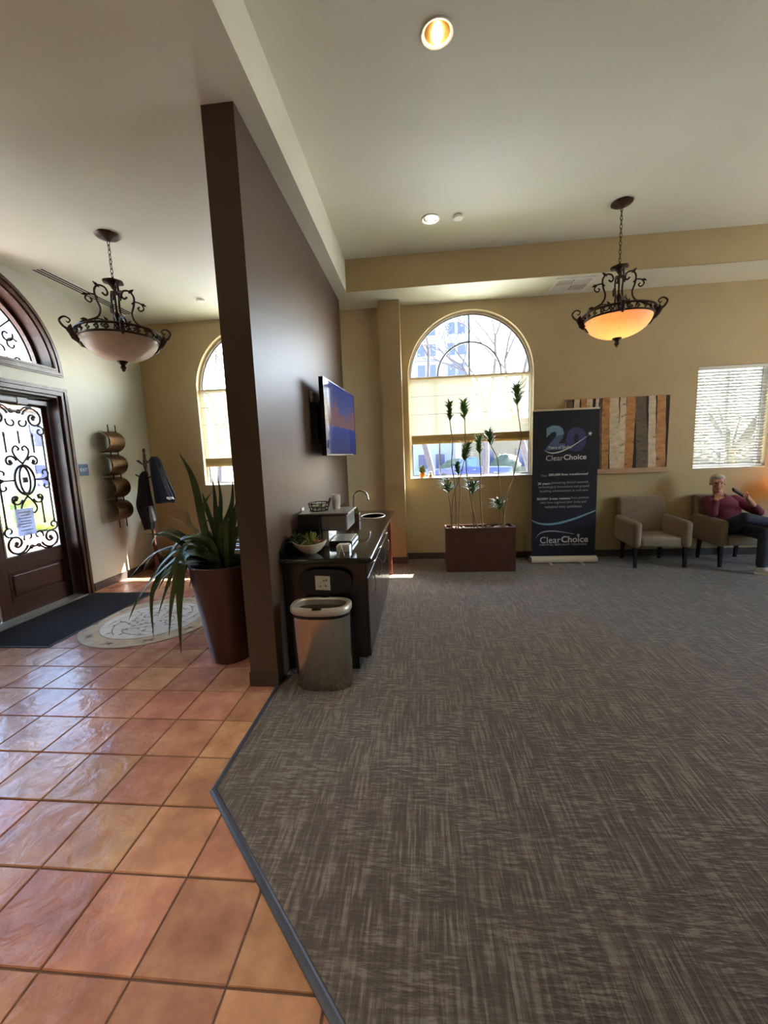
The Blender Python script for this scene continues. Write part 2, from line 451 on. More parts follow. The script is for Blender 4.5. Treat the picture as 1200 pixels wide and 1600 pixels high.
class G:
    """collects vertices and faces for one mesh"""

    def __init__(s):
        s.v, s.f = [], []

    def add(s, vs, fs):
        o = len(s.v)
        s.v += [tuple(v) for v in vs]
        s.f += [tuple(i + o for i in f) for f in fs]
        return s

    def box(s, x0, x1, y0, y1, z0, z1):
        vs = [(x, y, z) for z in (z0, z1) for y in (y0, y1) for x in (x0, x1)]
        return s.add(vs, [(0, 2, 3, 1), (4, 5, 7, 6), (0, 1, 5, 4), (2, 6, 7, 3), (0, 4, 6, 2), (1, 3, 7, 5)])

    def rbox(s, x0, x1, y0, y1, z0, z1, r=0.01, seg=2, fn=None):
        bm = bmesh.new()
        bmesh.ops.create_cube(bm, size=1)
        for v in bm.verts:
            v.co = Vector(((x0 + x1) / 2 + v.co.x * (x1 - x0), (y0 + y1) / 2 + v.co.y * (y1 - y0), (z0 + z1) / 2 + v.co.z * (z1 - z0)))
        if fn:
            for v in bm.verts:
                v.co = Vector(fn(v.co))
        bmesh.ops.bevel(bm, geom=bm.edges[:], offset=r, segments=seg, profile=0.5, affect='EDGES', clamp_overlap=True)
        bm.verts.index_update()
        s.add([v.co[:] for v in bm.verts], [[v.index for v in f.verts] for f in bm.faces])
        bm.free()
        return s

    def tube(s, pts, r, n=6, closed=False, flat=1.0):
        pts = [Vector(p) for p in pts]
        k = len(pts)
        rr = r if isinstance(r, (list, tuple)) else [r] * k
        up = None
        rings = []
        for i, p in enumerate(pts):
            a = pts[i - 1] if (i > 0 or closed) else pts[i]
            b = pts[(i + 1) % k] if (i < k - 1 or closed) else pts[i]
            t = (b - a)
            if t.length < 1e-9:
                t = Vector((0, 0, 1))
            t.normalize()
            if up is None:
                up = Vector((0, 0, 1)) if abs(t.z) < 0.9 else Vector((1, 0, 0))
            up = up - t * up.dot(t)
            if up.length < 1e-6:
                up = t.orthogonal()
            up.normalize()
            sd = t.cross(up)
            rings.append([p + (up * math.cos(2 * PI * j / n) + sd * math.sin(2 * PI * j / n) * flat) * rr[i] for j in range(n)])
        vs = [v for g in rings for v in g]
        fs = []
        for i in range(k if closed else k - 1):
            i2 = (i + 1) % k
            for j in range(n):
                j2 = (j + 1) % n
                fs.append((i * n + j, i * n + j2, i2 * n + j2, i2 * n + j))
        if not closed:
            fs.append(tuple(range(n))[::-1])
            fs.append(tuple((k - 1) * n + j for j in range(n)))
        return s.add(vs, fs)

    def lathe(s, prof, n=32, c=(0, 0, 0), wob=None):
        vs, fs = [], []
        for r, z in prof:
            for j in range(n):
                a = 2 * PI * j / n
                q = r * (wob(a, z) if wob else 1)
                vs.append((c[0] + q * math.cos(a), c[1] + q * math.sin(a), c[2] + z))
        for i in range(len(prof) - 1):
            for j in range(n):
                j2 = (j + 1) % n
                fs.append((i * n + j, i * n + j2, (i + 1) * n + j2, (i + 1) * n + j))
        if prof[0][0] > 1e-5:
            fs.append(tuple(range(n))[::-1])
        if prof[-1][0] > 1e-5:
            fs.append(tuple((len(prof) - 1) * n + j for j in range(n)))
        return s.add(vs, fs)

    def prism(s, poly, fn, d0, d1):
        """extrude a 2D outline between two depths; fn(u, v, d) gives the point"""
        n = len(poly)
        vs = [fn(u, v, d0) for u, v in poly] + [fn(u, v, d1) for u, v in poly]
        fs = [tuple(range(n))[::-1], tuple(range(n, 2 * n))] + [(i, (i + 1) % n, n + (i + 1) % n, n + i) for i in range(n)]
        return s.add(vs, fs)

    def band(s, outer, inner, fn, d0, d1, closed=True):
        """frame between two outlines with the same number of points"""
        n = len(outer)
        vs = [fn(u, v, d0) for u, v in outer] + [fn(u, v, d0) for u, v in inner] + [fn(u, v, d1) for u, v in outer] + [fn(u, v, d1) for u, v in inner]
        fs = []
        for i in range(n if closed else n - 1):
            j = (i + 1) % n
            fs += [(i, j, n + j, n + i), (2 * n + i, 3 * n + i, 3 * n + j, 2 * n + j), (i, 2 * n + i, 2 * n + j, j), (n + i, n + j, 3 * n + j, 3 * n + i)]
        if not closed:
            fs += [(0, n, 3 * n, 2 * n), (n - 1, 3 * n - 1, 4 * n - 1, 2 * n - 1)]
        return s.add(vs, fs)

    def ball(s, c, r, n=12, m=8):
        rx, ry, rz = (r, r, r) if not isinstance(r, (tuple, list)) else r
        prof = [(math.sin(PI * i / m), -math.cos(PI * i / m)) for i in range(m + 1)]
        vs, fs = [], []
        for i, (q, z) in enumerate(prof):
            if i in (0, m):
                vs.append((c[0], c[1], c[2] + z * rz))
            else:
                for j in range(n):
                    a = 2 * PI * j / n
                    vs.append((c[0] + q * rx * math.cos(a), c[1] + q * ry * math.sin(a), c[2] + z * rz))
        top = len(vs) - 1
        for j in range(n):
            fs.append((0, 1 + (j + 1) % n, 1 + j))
            fs.append((top, 1 + (m - 2) * n + j, 1 + (m - 2) * n + (j + 1) % n))
        for i in range(m - 2):
            for j in range(n):
                j2 = (j + 1) % n
                fs.append((1 + i * n + j, 1 + i * n + j2, 1 + (i + 1) * n + j2, 1 + (i + 1) * n + j))
        return s.add(vs, fs)

    def limb(s, a, b, ra, rb, n=10):
        a, b = Vector(a), Vector(b)
        s.tube([a, a.lerp(b, 0.5), b], [ra, (ra + rb) / 2, rb], n)
        s.ball(a, ra, n, 8)
        s.ball(b, rb, n, 8)
        return s

    def xf(s, fn):
        s.v = [tuple(fn(Vector(v))) for v in s.v]
        return s

    def mesh(s, name):
        me = bpy.data.meshes.new(name)
        me.from_pydata(s.v, [], s.f)
        bm = bmesh.new()
        bm.from_mesh(me)
        bmesh.ops.recalc_face_normals(bm, faces=bm.faces[:])
        bm.to_mesh(me)
        bm.free()
        me.update()
        return me


def obj(name, g, material, parent=None, smooth=False, kind=None, loc=None, rot=None):
    me = g.mesh(name) if isinstance(g, G) else g
    if not me.materials:
        me.materials.append(MATS[material] if isinstance(material, str) else material)
    if smooth:
        me.shade_smooth()
        try:
            me.set_sharp_from_angle(angle=math.radians(42))
        except Exception:
            pass
    o = bpy.data.objects.new(name, me)
    COL.objects.link(o)
    if parent:
        o.parent = parent
    if loc:
        o.location = loc
    if rot:
        o.rotation_euler = rot
    if kind:
        o['kind'] = kind
    return o


def tag(o, label, cat, group=None):
    o['label'], o['category'] = label, cat
    if group:
        o['group'] = group
    return o


def thing(name, label, cat, loc=(0, 0, 0), rotz=0.0, group=None):
    o = bpy.data.objects.new(name, None)
    COL.objects.link(o)
    o.location = loc
    o.rotation_euler = (0, 0, rotz)
    o.empty_display_size = 0.1
    return tag(o, label, cat, group)


def struct(name, g, material, smooth=False, label=None):
    o = obj(name, g, material, None, smooth, 'structure')
    if label:
        o['label'] = label
    return o


def dup(root, loc, label, rotz=0.0, group=None):
    r = root.copy()
    COL.objects.link(r)
    r.location = loc
    r.rotation_euler = (0, 0, rotz)
    r['label'] = label
    if group:
        r['group'] = group
    for ch in list(root.children):
        c = ch.copy()
        COL.objects.link(c)
        c.parent = r
        for gch in list(ch.children):
            d = gch.copy()
            COL.objects.link(d)
            d.parent = c
    return r


def arc(cx, cy, r, a0, a1, n=24):
    return [(cx + r * math.cos(a0 + (a1 - a0) * i / n), cy + r * math.sin(a0 + (a1 - a0) * i / n)) for i in range(n + 1)]


def spiral(cx, cy, r0, r1, a0, a1, n=22):
    return [(cx + (r0 + (r1 - r0) * i / n) * math.cos(a0 + (a1 - a0) * i / n), cy + (r0 + (r1 - r0) * i / n) * math.sin(a0 + (a1 - a0) * i / n)) for i in range(n + 1)]


def bez(p, n=10):
    """smooth curve through control points (Catmull-Rom)"""
    p = [Vector(q) for q in p]
    out = []
    for i in range(len(p) - 1):
        a, b, c, d = p[max(i - 1, 0)], p[i], p[i + 1], p[min(i + 2, len(p) - 1)]
        for k in range(n):
            t = k / n
            out.append(0.5 * ((2 * b) + (c - a) * t + (2 * a - 5 * b + 4 * c - d) * t * t + (3 * b - a - 3 * c + d) * t ** 3))
    out.append(p[-1])
    return out


def holed(outer, holes, fn, d0, d1):
    """flat slab with openings, as one solid: 2D outline + hole outlines"""
    bm = bmesh.new()
    edges = []
    for loop in [outer] + holes:
        vs = [bm.verts.new((u, v, 0)) for u, v in loop]
        for i in range(len(vs)):
            edges.append(bm.edges.new((vs[i], vs[(i + 1) % len(vs)])))
    bmesh.ops.triangle_fill(bm, use_beauty=True, edges=edges)
    bm.verts.index_update()
    tris = [[v.index for v in f.verts] for f in bm.faces]
    pts = [(v.co.x, v.co.y) for v in bm.verts]
    bnd = [[v.index for v in e.verts] for e in edges]
    bm.free()
    n = len(pts)
    g = G()
    g.add([fn(u, v, d0) for u, v in pts] + [fn(u, v, d1) for u, v in pts],
          [tuple(t) for t in tris] + [tuple(i + n for i in t[::-1]) for t in tris] + [(a, b, b + n, a + n) for a, b in bnd])
    return g


def text_mesh(body, width, height=None, bold=0.0, depth=0.001, shear=0.0):
    """lettering as flat raised geometry, fitted to a width, centred on its own middle"""
    cu = bpy.data.curves.new('lettering', 'FONT')
    cu.body = body
    cu.align_x = 'LEFT'
    cu.offset = bold
    cu.shear = shear
    cu.resolution_u = 3
    o = bpy.data.objects.new('lettering', cu)
    COL.objects.link(o)
    bpy.context.view_layer.update()
    me = bpy.data.meshes.new_from_object(o.evaluated_get(bpy.context.evaluated_depsgraph_get()))
    bpy.data.objects.remove(o)
    bpy.data.curves.remove(cu)
    xs = [v.co.x for v in me.vertices]
    ys = [v.co.y for v in me.vertices]
    k = width / (max(xs) - min(xs))
    ky = k if height is None else height / (max(ys) - min(ys))
    cx, cy = (max(xs) + min(xs)) / 2, (max(ys) + min(ys)) / 2
    g = G()
    g.add([((v.co.x - cx) * k, (v.co.y - cy) * ky, 0) for v in me.vertices], [tuple(pf.vertices) for pf in me.polygons])
    bpy.data.meshes.remove(me)
    return g
# ================================================================== the setting
XL, XR, YR, YF = -4.28, 7.5, -3.5, 6.165          # entry wall, right wall, rear wall, far wall (room faces)
ZC, ZT = 3.72, 4.11                                 # low ceiling, tray ceiling
WT = 0.2
PX0, PX1, PY0, PY1 = -1.257, -1.054, 2.635, 5.79    # partition wall
FX = lambda u, v, d: (u, d, v)
FE = lambda u, v, d: (d, u, v)
FF = lambda u, v, d: (u, v, d)

# ---- tiled floor: grout bed with every tile a piece of its own
TS, TX0, TY0, GR = 0.3139, -1.268, 0.990, 0.0035
bed = [(XL - WT, YR), (4.1, YR), (-1.06, 1.719 - 0.0), (-1.06, YF), (XL - WT, YF)]
bed = [(XL - WT, YR), (4.15, YR), (-1.055, 1.712), (-1.055, YF + WT), (XL - WT, YF + WT)]
floor = struct('floor', G().prism(bed, FF, -0.06, -0.005), 'grout', label='terracotta tile floor of the entry')


def clip(poly, a, b, c):
    out = []
    for i in range(len(poly)):
        p, q = poly[i], poly[(i + 1) % len(poly)]
        dp, dq = a * p[0] + b * p[1] - c, a * q[0] + b * q[1] - c
        if dp <= 0:
            out.append(p)
        if dp * dq < 0:
            t = dp / (dp - dq)
            out.append((p[0] + (q[0] - p[0]) * t, p[1] + (q[1] - p[1]) * t))
    return out


def tile_mesh(poly):
    n = len(poly)
    cx, cy = sum(p[0] for p in poly) / n, sum(p[1] for p in poly) / n
    sh = lambda k: [(cx + (x - cx) * k, cy + (y - cy) * k) for x, y in poly]
    o, t = poly, sh(0.975)
    g = G()
    g.add([(x, y, -0.03) for x, y in o] + [(x, y, -0.0035) for x, y in o] + [(x, y, 0) for x, y in t],
          [(i, (i + 1) % n, n + (i + 1) % n, n + i) for i in range(n)] + [(n + i, n + (i + 1) % n, 2 * n + (i + 1) % n, 2 * n + i) for i in range(n)] + [tuple(range(2 * n, 3 * n))])
    return g


hs_ = TS / 2 - GR
full_tile = tile_mesh([(-hs_, -hs_), (hs_, -hs_), (hs_, hs_), (-hs_, hs_)]).mesh('tile')
full_tile.materials.append(MATS['terracotta'])
for j in range(-5, 17):
    for i in range(-10, 7):
        x0, y0 = TX0 + i * TS + GR, TY0 + j * TS + GR
        x1, y1 = x0 + TS - 2 * GR, y0 + TS - 2 * GR
        P = [(x0, y0), (x1, y0), (x1, y1), (x0, y1)]
        if y0 > YF or x0 + y0 > 0.64 and x0 > -1.07:
            continue
        Q = P
        if x0 < XL:
            Q = clip(Q, -1, 0, -XL)
        if y1 > YF:
            Q = clip(Q, 0, 1, YF)
        if y0 > PY0 - 0.02:
            Q = clip(Q, 1, 0, PX0)
        elif y0 > 1.72:
            Q = clip(Q, 1, 0, -1.066)
        elif y1 < 1.70:
            Q = clip(Q, 1, 1, 0.650)
        elif x1 > -1.07:
            Q = [(x0, y0), (0.650 - y0, y0), (-1.066, 1.716), (-1.066, y1), (x0, y1)]
        if len(Q) < 3:
            continue
        ar = abs(sum(Q[k][0] * Q[(k + 1) % len(Q)][1] - Q[(k + 1) % len(Q)][0] * Q[k][1] for k in range(len(Q)))) / 2
        if ar < 0.0006:
            continue
        if Q == P:
            t = bpy.data.objects.new('tile', full_tile)
            COL.objects.link(t)
            t.parent = floor
            t.location = ((x0 + x1) / 2, (y0 + y1) / 2, random.uniform(-0.0006, 0.0006))
        else:
            cx, cy = sum(q[0] for q in Q) / len(Q), sum(q[1] for q in Q) / len(Q)
            obj('tile', tile_mesh([(a - cx, b - cy) for a, b in Q]), 'terracotta', floor, loc=(cx, cy, 0))

# ---- carpeted floor and its rubber edges
cp = [(-1.045, 1.722), (4.19, YR), (XR, YR), (XR, YF + 0.02), (-1.05, YF + 0.02)]
struct('floor_carpet', G().prism(cp, FF, -0.06, 0.006), 'carpet', label='dark woven carpet of the waiting room')


def edge_strip(name, a, b, w=0.034):
    a, b = Vector(a), Vector(b)
    d = (b - a).normalized()
    nrm = Vector((-d.y, d.x))
    prof = [(-0.5, -0.004), (-0.42, 0.004), (-0.15, 0.0105), (0.2, 0.0115), (0.5, 0.007), (0.5, -0.004)]
    g = G()
    vs = []
    for q in (a, b):
        for u, z in prof:
            p = q + nrm * (u * w)
            vs.append((p.x, p.y, z))
    n = len(prof)
    g.add(vs, [(i, (i + 1) % n, n + (i + 1) % n, n + i) for i in range(n)] + [tuple(range(n))[::-1], tuple(range(n, 2 * n))])
    return struct(name, g, 'rubber_edge', label='dark rubber strip between tile and carpet')


edge_strip('trim_1', (-1.058, 1.705), (-1.058, PY0), 0.03)
edge_strip('trim_2', (4.15, YR), (-1.062, 1.716), 0.036)

# ---- ceiling: low perimeter with a raised tray over the waiting room
g = holed([(XL - WT, YR - WT), (XR + WT, YR - WT), (XR + WT, YF + WT), (XL - WT, YF + WT)], [[(-0.906, -3.0), (7.0, -3.0), (7.0, 5.54), (-0.906, 5.54)]], FF, ZC, ZT + 0.1)
g.box(-0.906, 7.0, -3.0, 5.54, ZT, ZT + 0.1)
ceiling = struct('ceiling', g, 'ceiling_paint', label='cream ceiling with raised tray')
# painted face of the dropped soffit, same paint as the far wall
struct('trim_3', G().box(-0.906, 7.0, 5.53, 5.545, ZC, ZT), 'wall_paint', label='tan face of the dropped soffit')

# ---- walls
def arch_outline(cx, half, sill, spring, ins=0.0, n=32):
    h = half - ins
    return [(cx - h, sill + ins), (cx + h, sill + ins)] + arc(cx, spring, h, 0, PI, n)


W1 = dict(cx=-2.51, half=0.895, sill=1.25, spring=2.715)
W2 = dict(cx=0.735, half=0.895, sill=1.245, spring=2.715)
W3 = (3.83, 4.77, 1.255, 2.655)
h1, h2 = arch_outline(**W1), arch_outline(**W2)
h3 = [(W3[0], W3[2]), (W3[1], W3[2]), (W3[1], W3[3]), (W3[0], W3[3])]
struct('wall_far', holed([(XL - WT, -0.9), (XR + WT, -0.9), (XR + WT, ZC + 0.02), (XL - WT, ZC + 0.02)], [h1, h2, h3], FX, YF, YF + WT), 'wall_paint', label='tan far wall with arched windows')
DC, DH, DTOP, AR, AZ = 3.70, 0.94, 2.47, 0.925, 2.70      # door centre, half opening, head, arch radius, arch centre height
dh = [(DC - DH, 0.0), (DC + DH, 0.0), (DC + DH, DTOP), (DC - DH, DTOP)]
a_out = lambda r, zb: [(DC - math.sqrt(r * r - (zb - AZ) ** 2), zb), (DC + math.sqrt(r * r - (zb - AZ) ** 2), zb)] + arc(DC, AZ, r, math.asin((zb - AZ) / r), PI - math.asin((zb - AZ) / r), 40)[1:-1]
ah = a_out(AR, 2.765)
dn = [(YR - WT, -0.9), (YF + WT, -0.9), (YF + WT, ZC + 0.02), (YR - WT, ZC + 0.02)]
eg = holed([(YR - WT, 0.0), (DC - DH, 0.0), (DC - DH, DTOP), (DC + DH, DTOP), (DC + DH, 0.0), (YF, 0.0), (YF, ZC + 0.02), (YR - WT, ZC + 0.02)], [ah], FE, XL - WT - 0.05, XL)
struct('wall_left', eg, 'entry_paint', label='pale entry wall with the arched door')
RW = [(2.3, 4.0, 0.9, 2.8)]
rect = lambda r, i=0.0: [(r[0] + i, r[2] + i), (r[1] - i, r[2] + i), (r[1] - i, r[3] - i), (r[0] + i, r[3] - i)]
struct('wall_right', holed([(YR - WT, 0.0), (YF, 0.0), (YF, ZC + 0.02), (YR - WT, ZC + 0.02)], [rect(r) for r in RW], FE, XR, XR + WT), 'wall_paint')
struct('wall_rear', G().box(XL - WT, XR + WT, YR - WT, YR, 0, ZC + 0.02), 'wall_paint')
struct('wall_partition', G().box(PX0, PX1, PY0, PY1, -0.03, ZC + 0.01), 'taupe_paint', label='taupe partition wall between entry and waiting room')
struct('wall_column', G().box(-0.54, -0.245, 5.91, YF, 0, ZC + 0.01), 'wall_paint', label='tan pilaster beside the arched window')


def base(name, x0, x1, y0, y1, h=0.105):
    return struct(name, G().box(x0, x1, y0, y1, 0.0, h), 'vinyl_base')


base('baseboard_far', -0.245, XR, YF - 0.012, YF)
base('baseboard_entry_far', XL, -1.27, YF - 0.012, YF)
base('baseboard_niche', -1.05, -0.54, YF - 0.012, YF)
base('baseboard_column', -0.552, -0.233, 5.898, 5.91)
base('baseboard_column_side', -0.245, -0.233, 5.91, YF - 0.012)
base('baseboard_left', XL, XL + 0.012, 4.76, YF - 0.012)
base('baseboard_left_near', XL, XL + 0.012, YR, 2.64)
base('baseboard_partition_end', PX0 - 0.004, PX1 + 0.004, PY0 - 0.01, PY0, 0.10)
base('baseboard_partition_entry', PX0 - 0.012, PX0, PY0, PY1, 0.10)
base('baseboard_right', XR - 0.012, XR, YR, YF)

# ---- arched windows of the far wall
YG = YF + 0.10


def arched_window(name, W, label, mull):
    w = thing(name, label, 'window')
    w['kind'] = 'structure'
    cx, sp, sl, hf = W['cx'], W['spring'], W['sill'], W['half']
    obj('frame', G().band(arch_outline(**W), arch_outline(ins=0.032, **W), FX, YG - 0.02, YG + 0.04), 'white_frame', w)
    obj('bead', G().band(arch_outline(ins=0.032, **W), arch_outline(ins=0.044, **W), FX, YG - 0.005, YG + 0.03), 'iron', w)
    obj('transom', G().box(cx - hf + 0.03, cx + hf - 0.03, YG - 0.015, YG + 0.035, sp - 0.03, sp + 0.02), 'white_frame', w)
    obj('muntin', G().box(cx - 0.010, cx + 0.010, YG - 0.005, YG + 0.02, sp + 0.02, sp + hf - 0.03), 'window_metal', w)
    obj('muntin', G().band(arc(cx, sp + 0.02, 0.47, 0, PI, 28), arc(cx, sp + 0.02, 0.448, 0, PI, 28), FX, YG - 0.005, YG + 0.02, closed=False), 'window_metal', w)
    obj('muntin', G().box(mull - 0.011, mull + 0.011, YG - 0.01, YG + 0.03, sl + 0.03, sp - 0.03), 'window_metal', w)
    for nm, poly in (('pane', [(cx - hf + 0.035, sl + 0.035), (mull - 0.011, sl + 0.035), (mull - 0.011, sp - 0.03), (cx - hf + 0.035, sp - 0.03)]),
                     ('pane', [(mull + 0.011, sl + 0.035), (cx + hf - 0.035, sl + 0.035), (cx + hf - 0.035, sp - 0.03), (mull + 0.011, sp - 0.03)]),
                     ('pane', [(cx, sp + 0.02)] + arc(cx, sp + 0.02, hf - 0.05, PI / 2, PI, 20)),
                     ('pane', [(cx, sp + 0.02)] + arc(cx, sp + 0.02, hf - 0.05, 0, PI / 2, 20))):
        obj(nm, G().prism(poly, FX, YG + 0.008, YG + 0.012), 'pane_glass', w)
    obj('sill', G().rbox(cx - hf + 0.001, cx + hf - 0.001, YF - 0.012, YG - 0.02, sl - 0.004, sl + 0.012, 0.004), 'white_frame', w)
    return w


arched_window('window_1', W1, 'arched window of the entry partly hidden by the partition', -2.05)
arched_window('window_2', W2, 'large arched window above the dracaena planter', 0.285)

w = thing('window_3', 'rectangular window above the seated man', 'window')
w['kind'] = 'structure'
x0, x1, z0, z1 = W3
q = lambda i: [(x0 + i, z0 + i), (x1 - i, z0 + i), (x1 - i, z1 - i), (x0 + i, z1 - i)]
obj('frame', G().band(q(0), q(0.035), FX, YG, YG + 0.05), 'white_frame', w)
obj('muntin', G().box((x0 + x1) / 2 - 0.012, (x0 + x1) / 2 + 0.012, YG + 0.005, YG + 0.04, z0 + 0.035, z1 - 0.035), 'white_frame', w)
for a, b in ((x0 + 0.035, (x0 + x1) / 2 - 0.012), ((x0 + x1) / 2 + 0.012, x1 - 0.035)):
    obj('pane', G().box(a, b, YG + 0.02, YG + 0.024, z0 + 0.035, z1 - 0.035), 'pane_glass', w)
obj('sill', G().rbox(x0 + 0.001, x1 - 0.001, YF - 0.012, YG, z0 - 0.004, z0 + 0.012, 0.004), 'white_frame', w)


# ---- unseen side-wall window, added to brighten the tray ceiling and seats
for nm, r, lb in (('added_window', RW[0], 'plain unseen window added in the side wall for light'),):
    w = thing(nm, lb, 'window')
    w['kind'] = 'structure'
    obj('frame', G().band(rect(r), rect(r, 0.04), FE, XR + 0.10, XR + 0.15), 'white_frame', w)
    obj('muntin', G().box(XR + 0.11, XR + 0.14, (r[0] + r[1]) / 2 - 0.015, (r[0] + r[1]) / 2 + 0.015, r[2] + 0.04, r[3] - 0.04), 'white_frame', w)
    for a, b in ((r[0] + 0.04, (r[0] + r[1]) / 2 - 0.015), ((r[0] + r[1]) / 2 + 0.015, r[1] - 0.04)):
        obj('pane', G().box(XR + 0.123, XR + 0.127, a, b, r[2] + 0.04, r[3] - 0.04), 'pane_glass', w)
    obj('sill', G().rbox(XR - 0.012, XR + 0.10, r[0] + 0.001, r[1] - 0.001, r[2] - 0.004, r[2] + 0.012, 0.004), 'white_frame', w)

# ---- roman shades
def roman_shade(label, W, zb, stack):
    x0, x1 = W['cx'] - W['half'] + 0.03, W['cx'] + W['half'] - 0.05
    zt = W['spring'] + 0.005
    y = YF + 0.035
    t = thing('roman_shade', label, 'window shade', (W['cx'], y, zb), group='roman shades on the arched windows')
    lx0, lx1 = x0 - W['cx'], x1 - W['cx']
    obj('headrail', G().rbox(lx0, lx1, -0.012, 0.018, zt - zb - 0.025, zt - zb, 0.004), 'shade_cloth', t)
    top = zt - zb - 0.02
    # hanging cloth, slightly billowed between its ribs
    nz, nx = 36, 12
    g = G()
    vs = []
    for i in range(nz + 1):
        z = stack * 0.9 + (top - stack * 0.9) * i / nz
        for k in range(nx + 1):
            xx = lx0 + (lx1 - lx0) * k / nx
            vs.append((xx, 0.004 * math.sin(i * 2.1) + 0.002 * math.sin(k * 1.7 + i), z))
    g.add(vs, [(i * (nx + 1) + k, i * (nx + 1) + k + 1, (i + 1) * (nx + 1) + k + 1, (i + 1) * (nx + 1) + k) for i in range(nz) for k in range(nx)])
    obj('cloth', g, 'shade_sheer', t, True)
    # gathered folds at the bottom
    for k in range(3):
        yy = -0.004 - 0.007 * k
        prof = [(yy, stack), (yy - 0.012, stack * 0.7), (yy - 0.014, stack * 0.3), (yy - 0.006, 0.012 * (2 - k)), (yy + 0.004, 0.012 * (2 - k)), (yy + 0.004, stack)]
        obj('fold', G().prism([(a, b) for a, b in prof], lambda u, v, d: (d, u, v), lx0, lx1), 'shade_fold', t)
    z = top - 0.25
    while z > stack + 0.05:
        obj('rib', G().tube([(lx0, -0.006, z), (lx1, -0.006, z)], 0.0028, 5), 'print_grey', t)
        z -= 0.262
    for xx in (lx0 + 0.10, (lx0 + lx1) / 2 + 0.02, lx1 - 0.11):
        obj('lift_cord', G().tube([(xx, 0.010, stack), (xx, 0.010, top)], 0.0014, 4), 'print_grey', t)
    return t


roman_shade('sheer roman shade half lowered over the window behind the dracaena', W2, 1.755, 0.13)
roman_shade('sheer roman shade lowered far down on the entry window beside the partition', W1, 1.54, 0.13)

# ---- venetian blind on the rectangular window: every slat a piece
t = thing('venetian_blind', 'white venetian blind in the window above the seated man', 'window blind', ((x0 + x1) / 2, YF + 0.045, z0 + 0.02))
hw = (x1 - x0) / 2 - 0.012
H = z1 - z0 - 0.022
obj('headrail', G().rbox(-hw, hw, -0.025, 0.025, H - 0.05, H, 0.004), 'white_plastic', t)
obj('bottom_rail', G().rbox(-hw, hw, -0.022, 0.022, 0.0, 0.02, 0.004), 'white_plastic', t)
sl = G()
prof = [(-0.0245, -0.004), (-0.012, -0.0005), (0, 0.0008), (0.012, -0.0005), (0.0245, -0.004), (0.0245, -0.0055), (0.012, -0.002), (0, -0.0008), (-0.012, -0.002), (-0.0245, -0.0055)]
th = -math.radians(36)
prof = [(a * math.cos(th) - b * math.sin(th), a * math.sin(th) + b * math.cos(th)) for a, b in prof]
slat_me = sl.prism(prof, lambda u, v, d: (d, u, v), -hw, hw).mesh('slat')
slat_me.materials.append(MATS['blind_white'])
z = 0.045
while z < H - 0.06:
    o = bpy.data.objects.new('slat', slat_me)
    COL.objects.link(o)
    o.parent = t
    o.location = (0, 0, z)
    o.rotation_euler = (random.uniform(-0.02, 0.02), 0, 0)
    z += 0.0405
for xx in (-hw + 0.09, 0.01, hw - 0.09):
    obj('ladder_cord', G().tube([(xx, -0.028, 0.01), (xx, -0.028, H - 0.03)], 0.002, 4), 'white_plastic', t)
obj('tilt_wand', G().tube([(hw - 0.10, -0.036, H - 0.04), (hw - 0.11, -0.037, 0.18)], 0.004, 6), 'grey_plastic', t)

# ---- entry doors with arched fanlight
xd = XL - 0.17                                           # plane of the door leaves
dr = thing('door_1', 'dark wooden double door with scrolled iron over glass', 'door')
dr['kind'] = 'structure'


def u_frame(o, i, zt_o, zt_i, x0, x1):
    """door surround: two posts and a head"""
    g = G()
    g.box(x0, x1, DC - o, DC - i, 0, zt_o)
    g.box(x0, x1, DC + i, DC + o, 0, zt_o)
    g.box(x0, x1, DC - i, DC + i, zt_i, zt_o)
    return g


obj('casing', u_frame(1.035, 0.955, 2.55, 2.485, XL, XL + 0.018), 'dark_wood', dr)
obj('casing_bead', u_frame(1.022, 0.985, 2.538, 2.51, XL + 0.018, XL + 0.030), 'dark_wood', dr)
obj('casing_inner_bead', u_frame(0.962, 0.935, 2.49, 2.462, XL - 0.004, XL + 0.026), 'dark_wood', dr)
obj('jamb', u_frame(0.94, 0.905, 2.47, 2.435, XL - 0.25, XL - 0.004), 'dark_wood', dr)
obj('threshold', G().rbox(XL - 0.26, XL + 0.02, DC - 0.94, DC + 0.94, -0.01, 0.014, 0.004), 'grey_plastic', dr)

LY0, LY1, LZ0, LZ1 = 0.012, 0.895, 0.02, 2.43            # leaf measured from the meeting line
GY0, GY1, GZ0, GZ1 = 0.145, 0.815, 0.672, 2.315          # glass opening


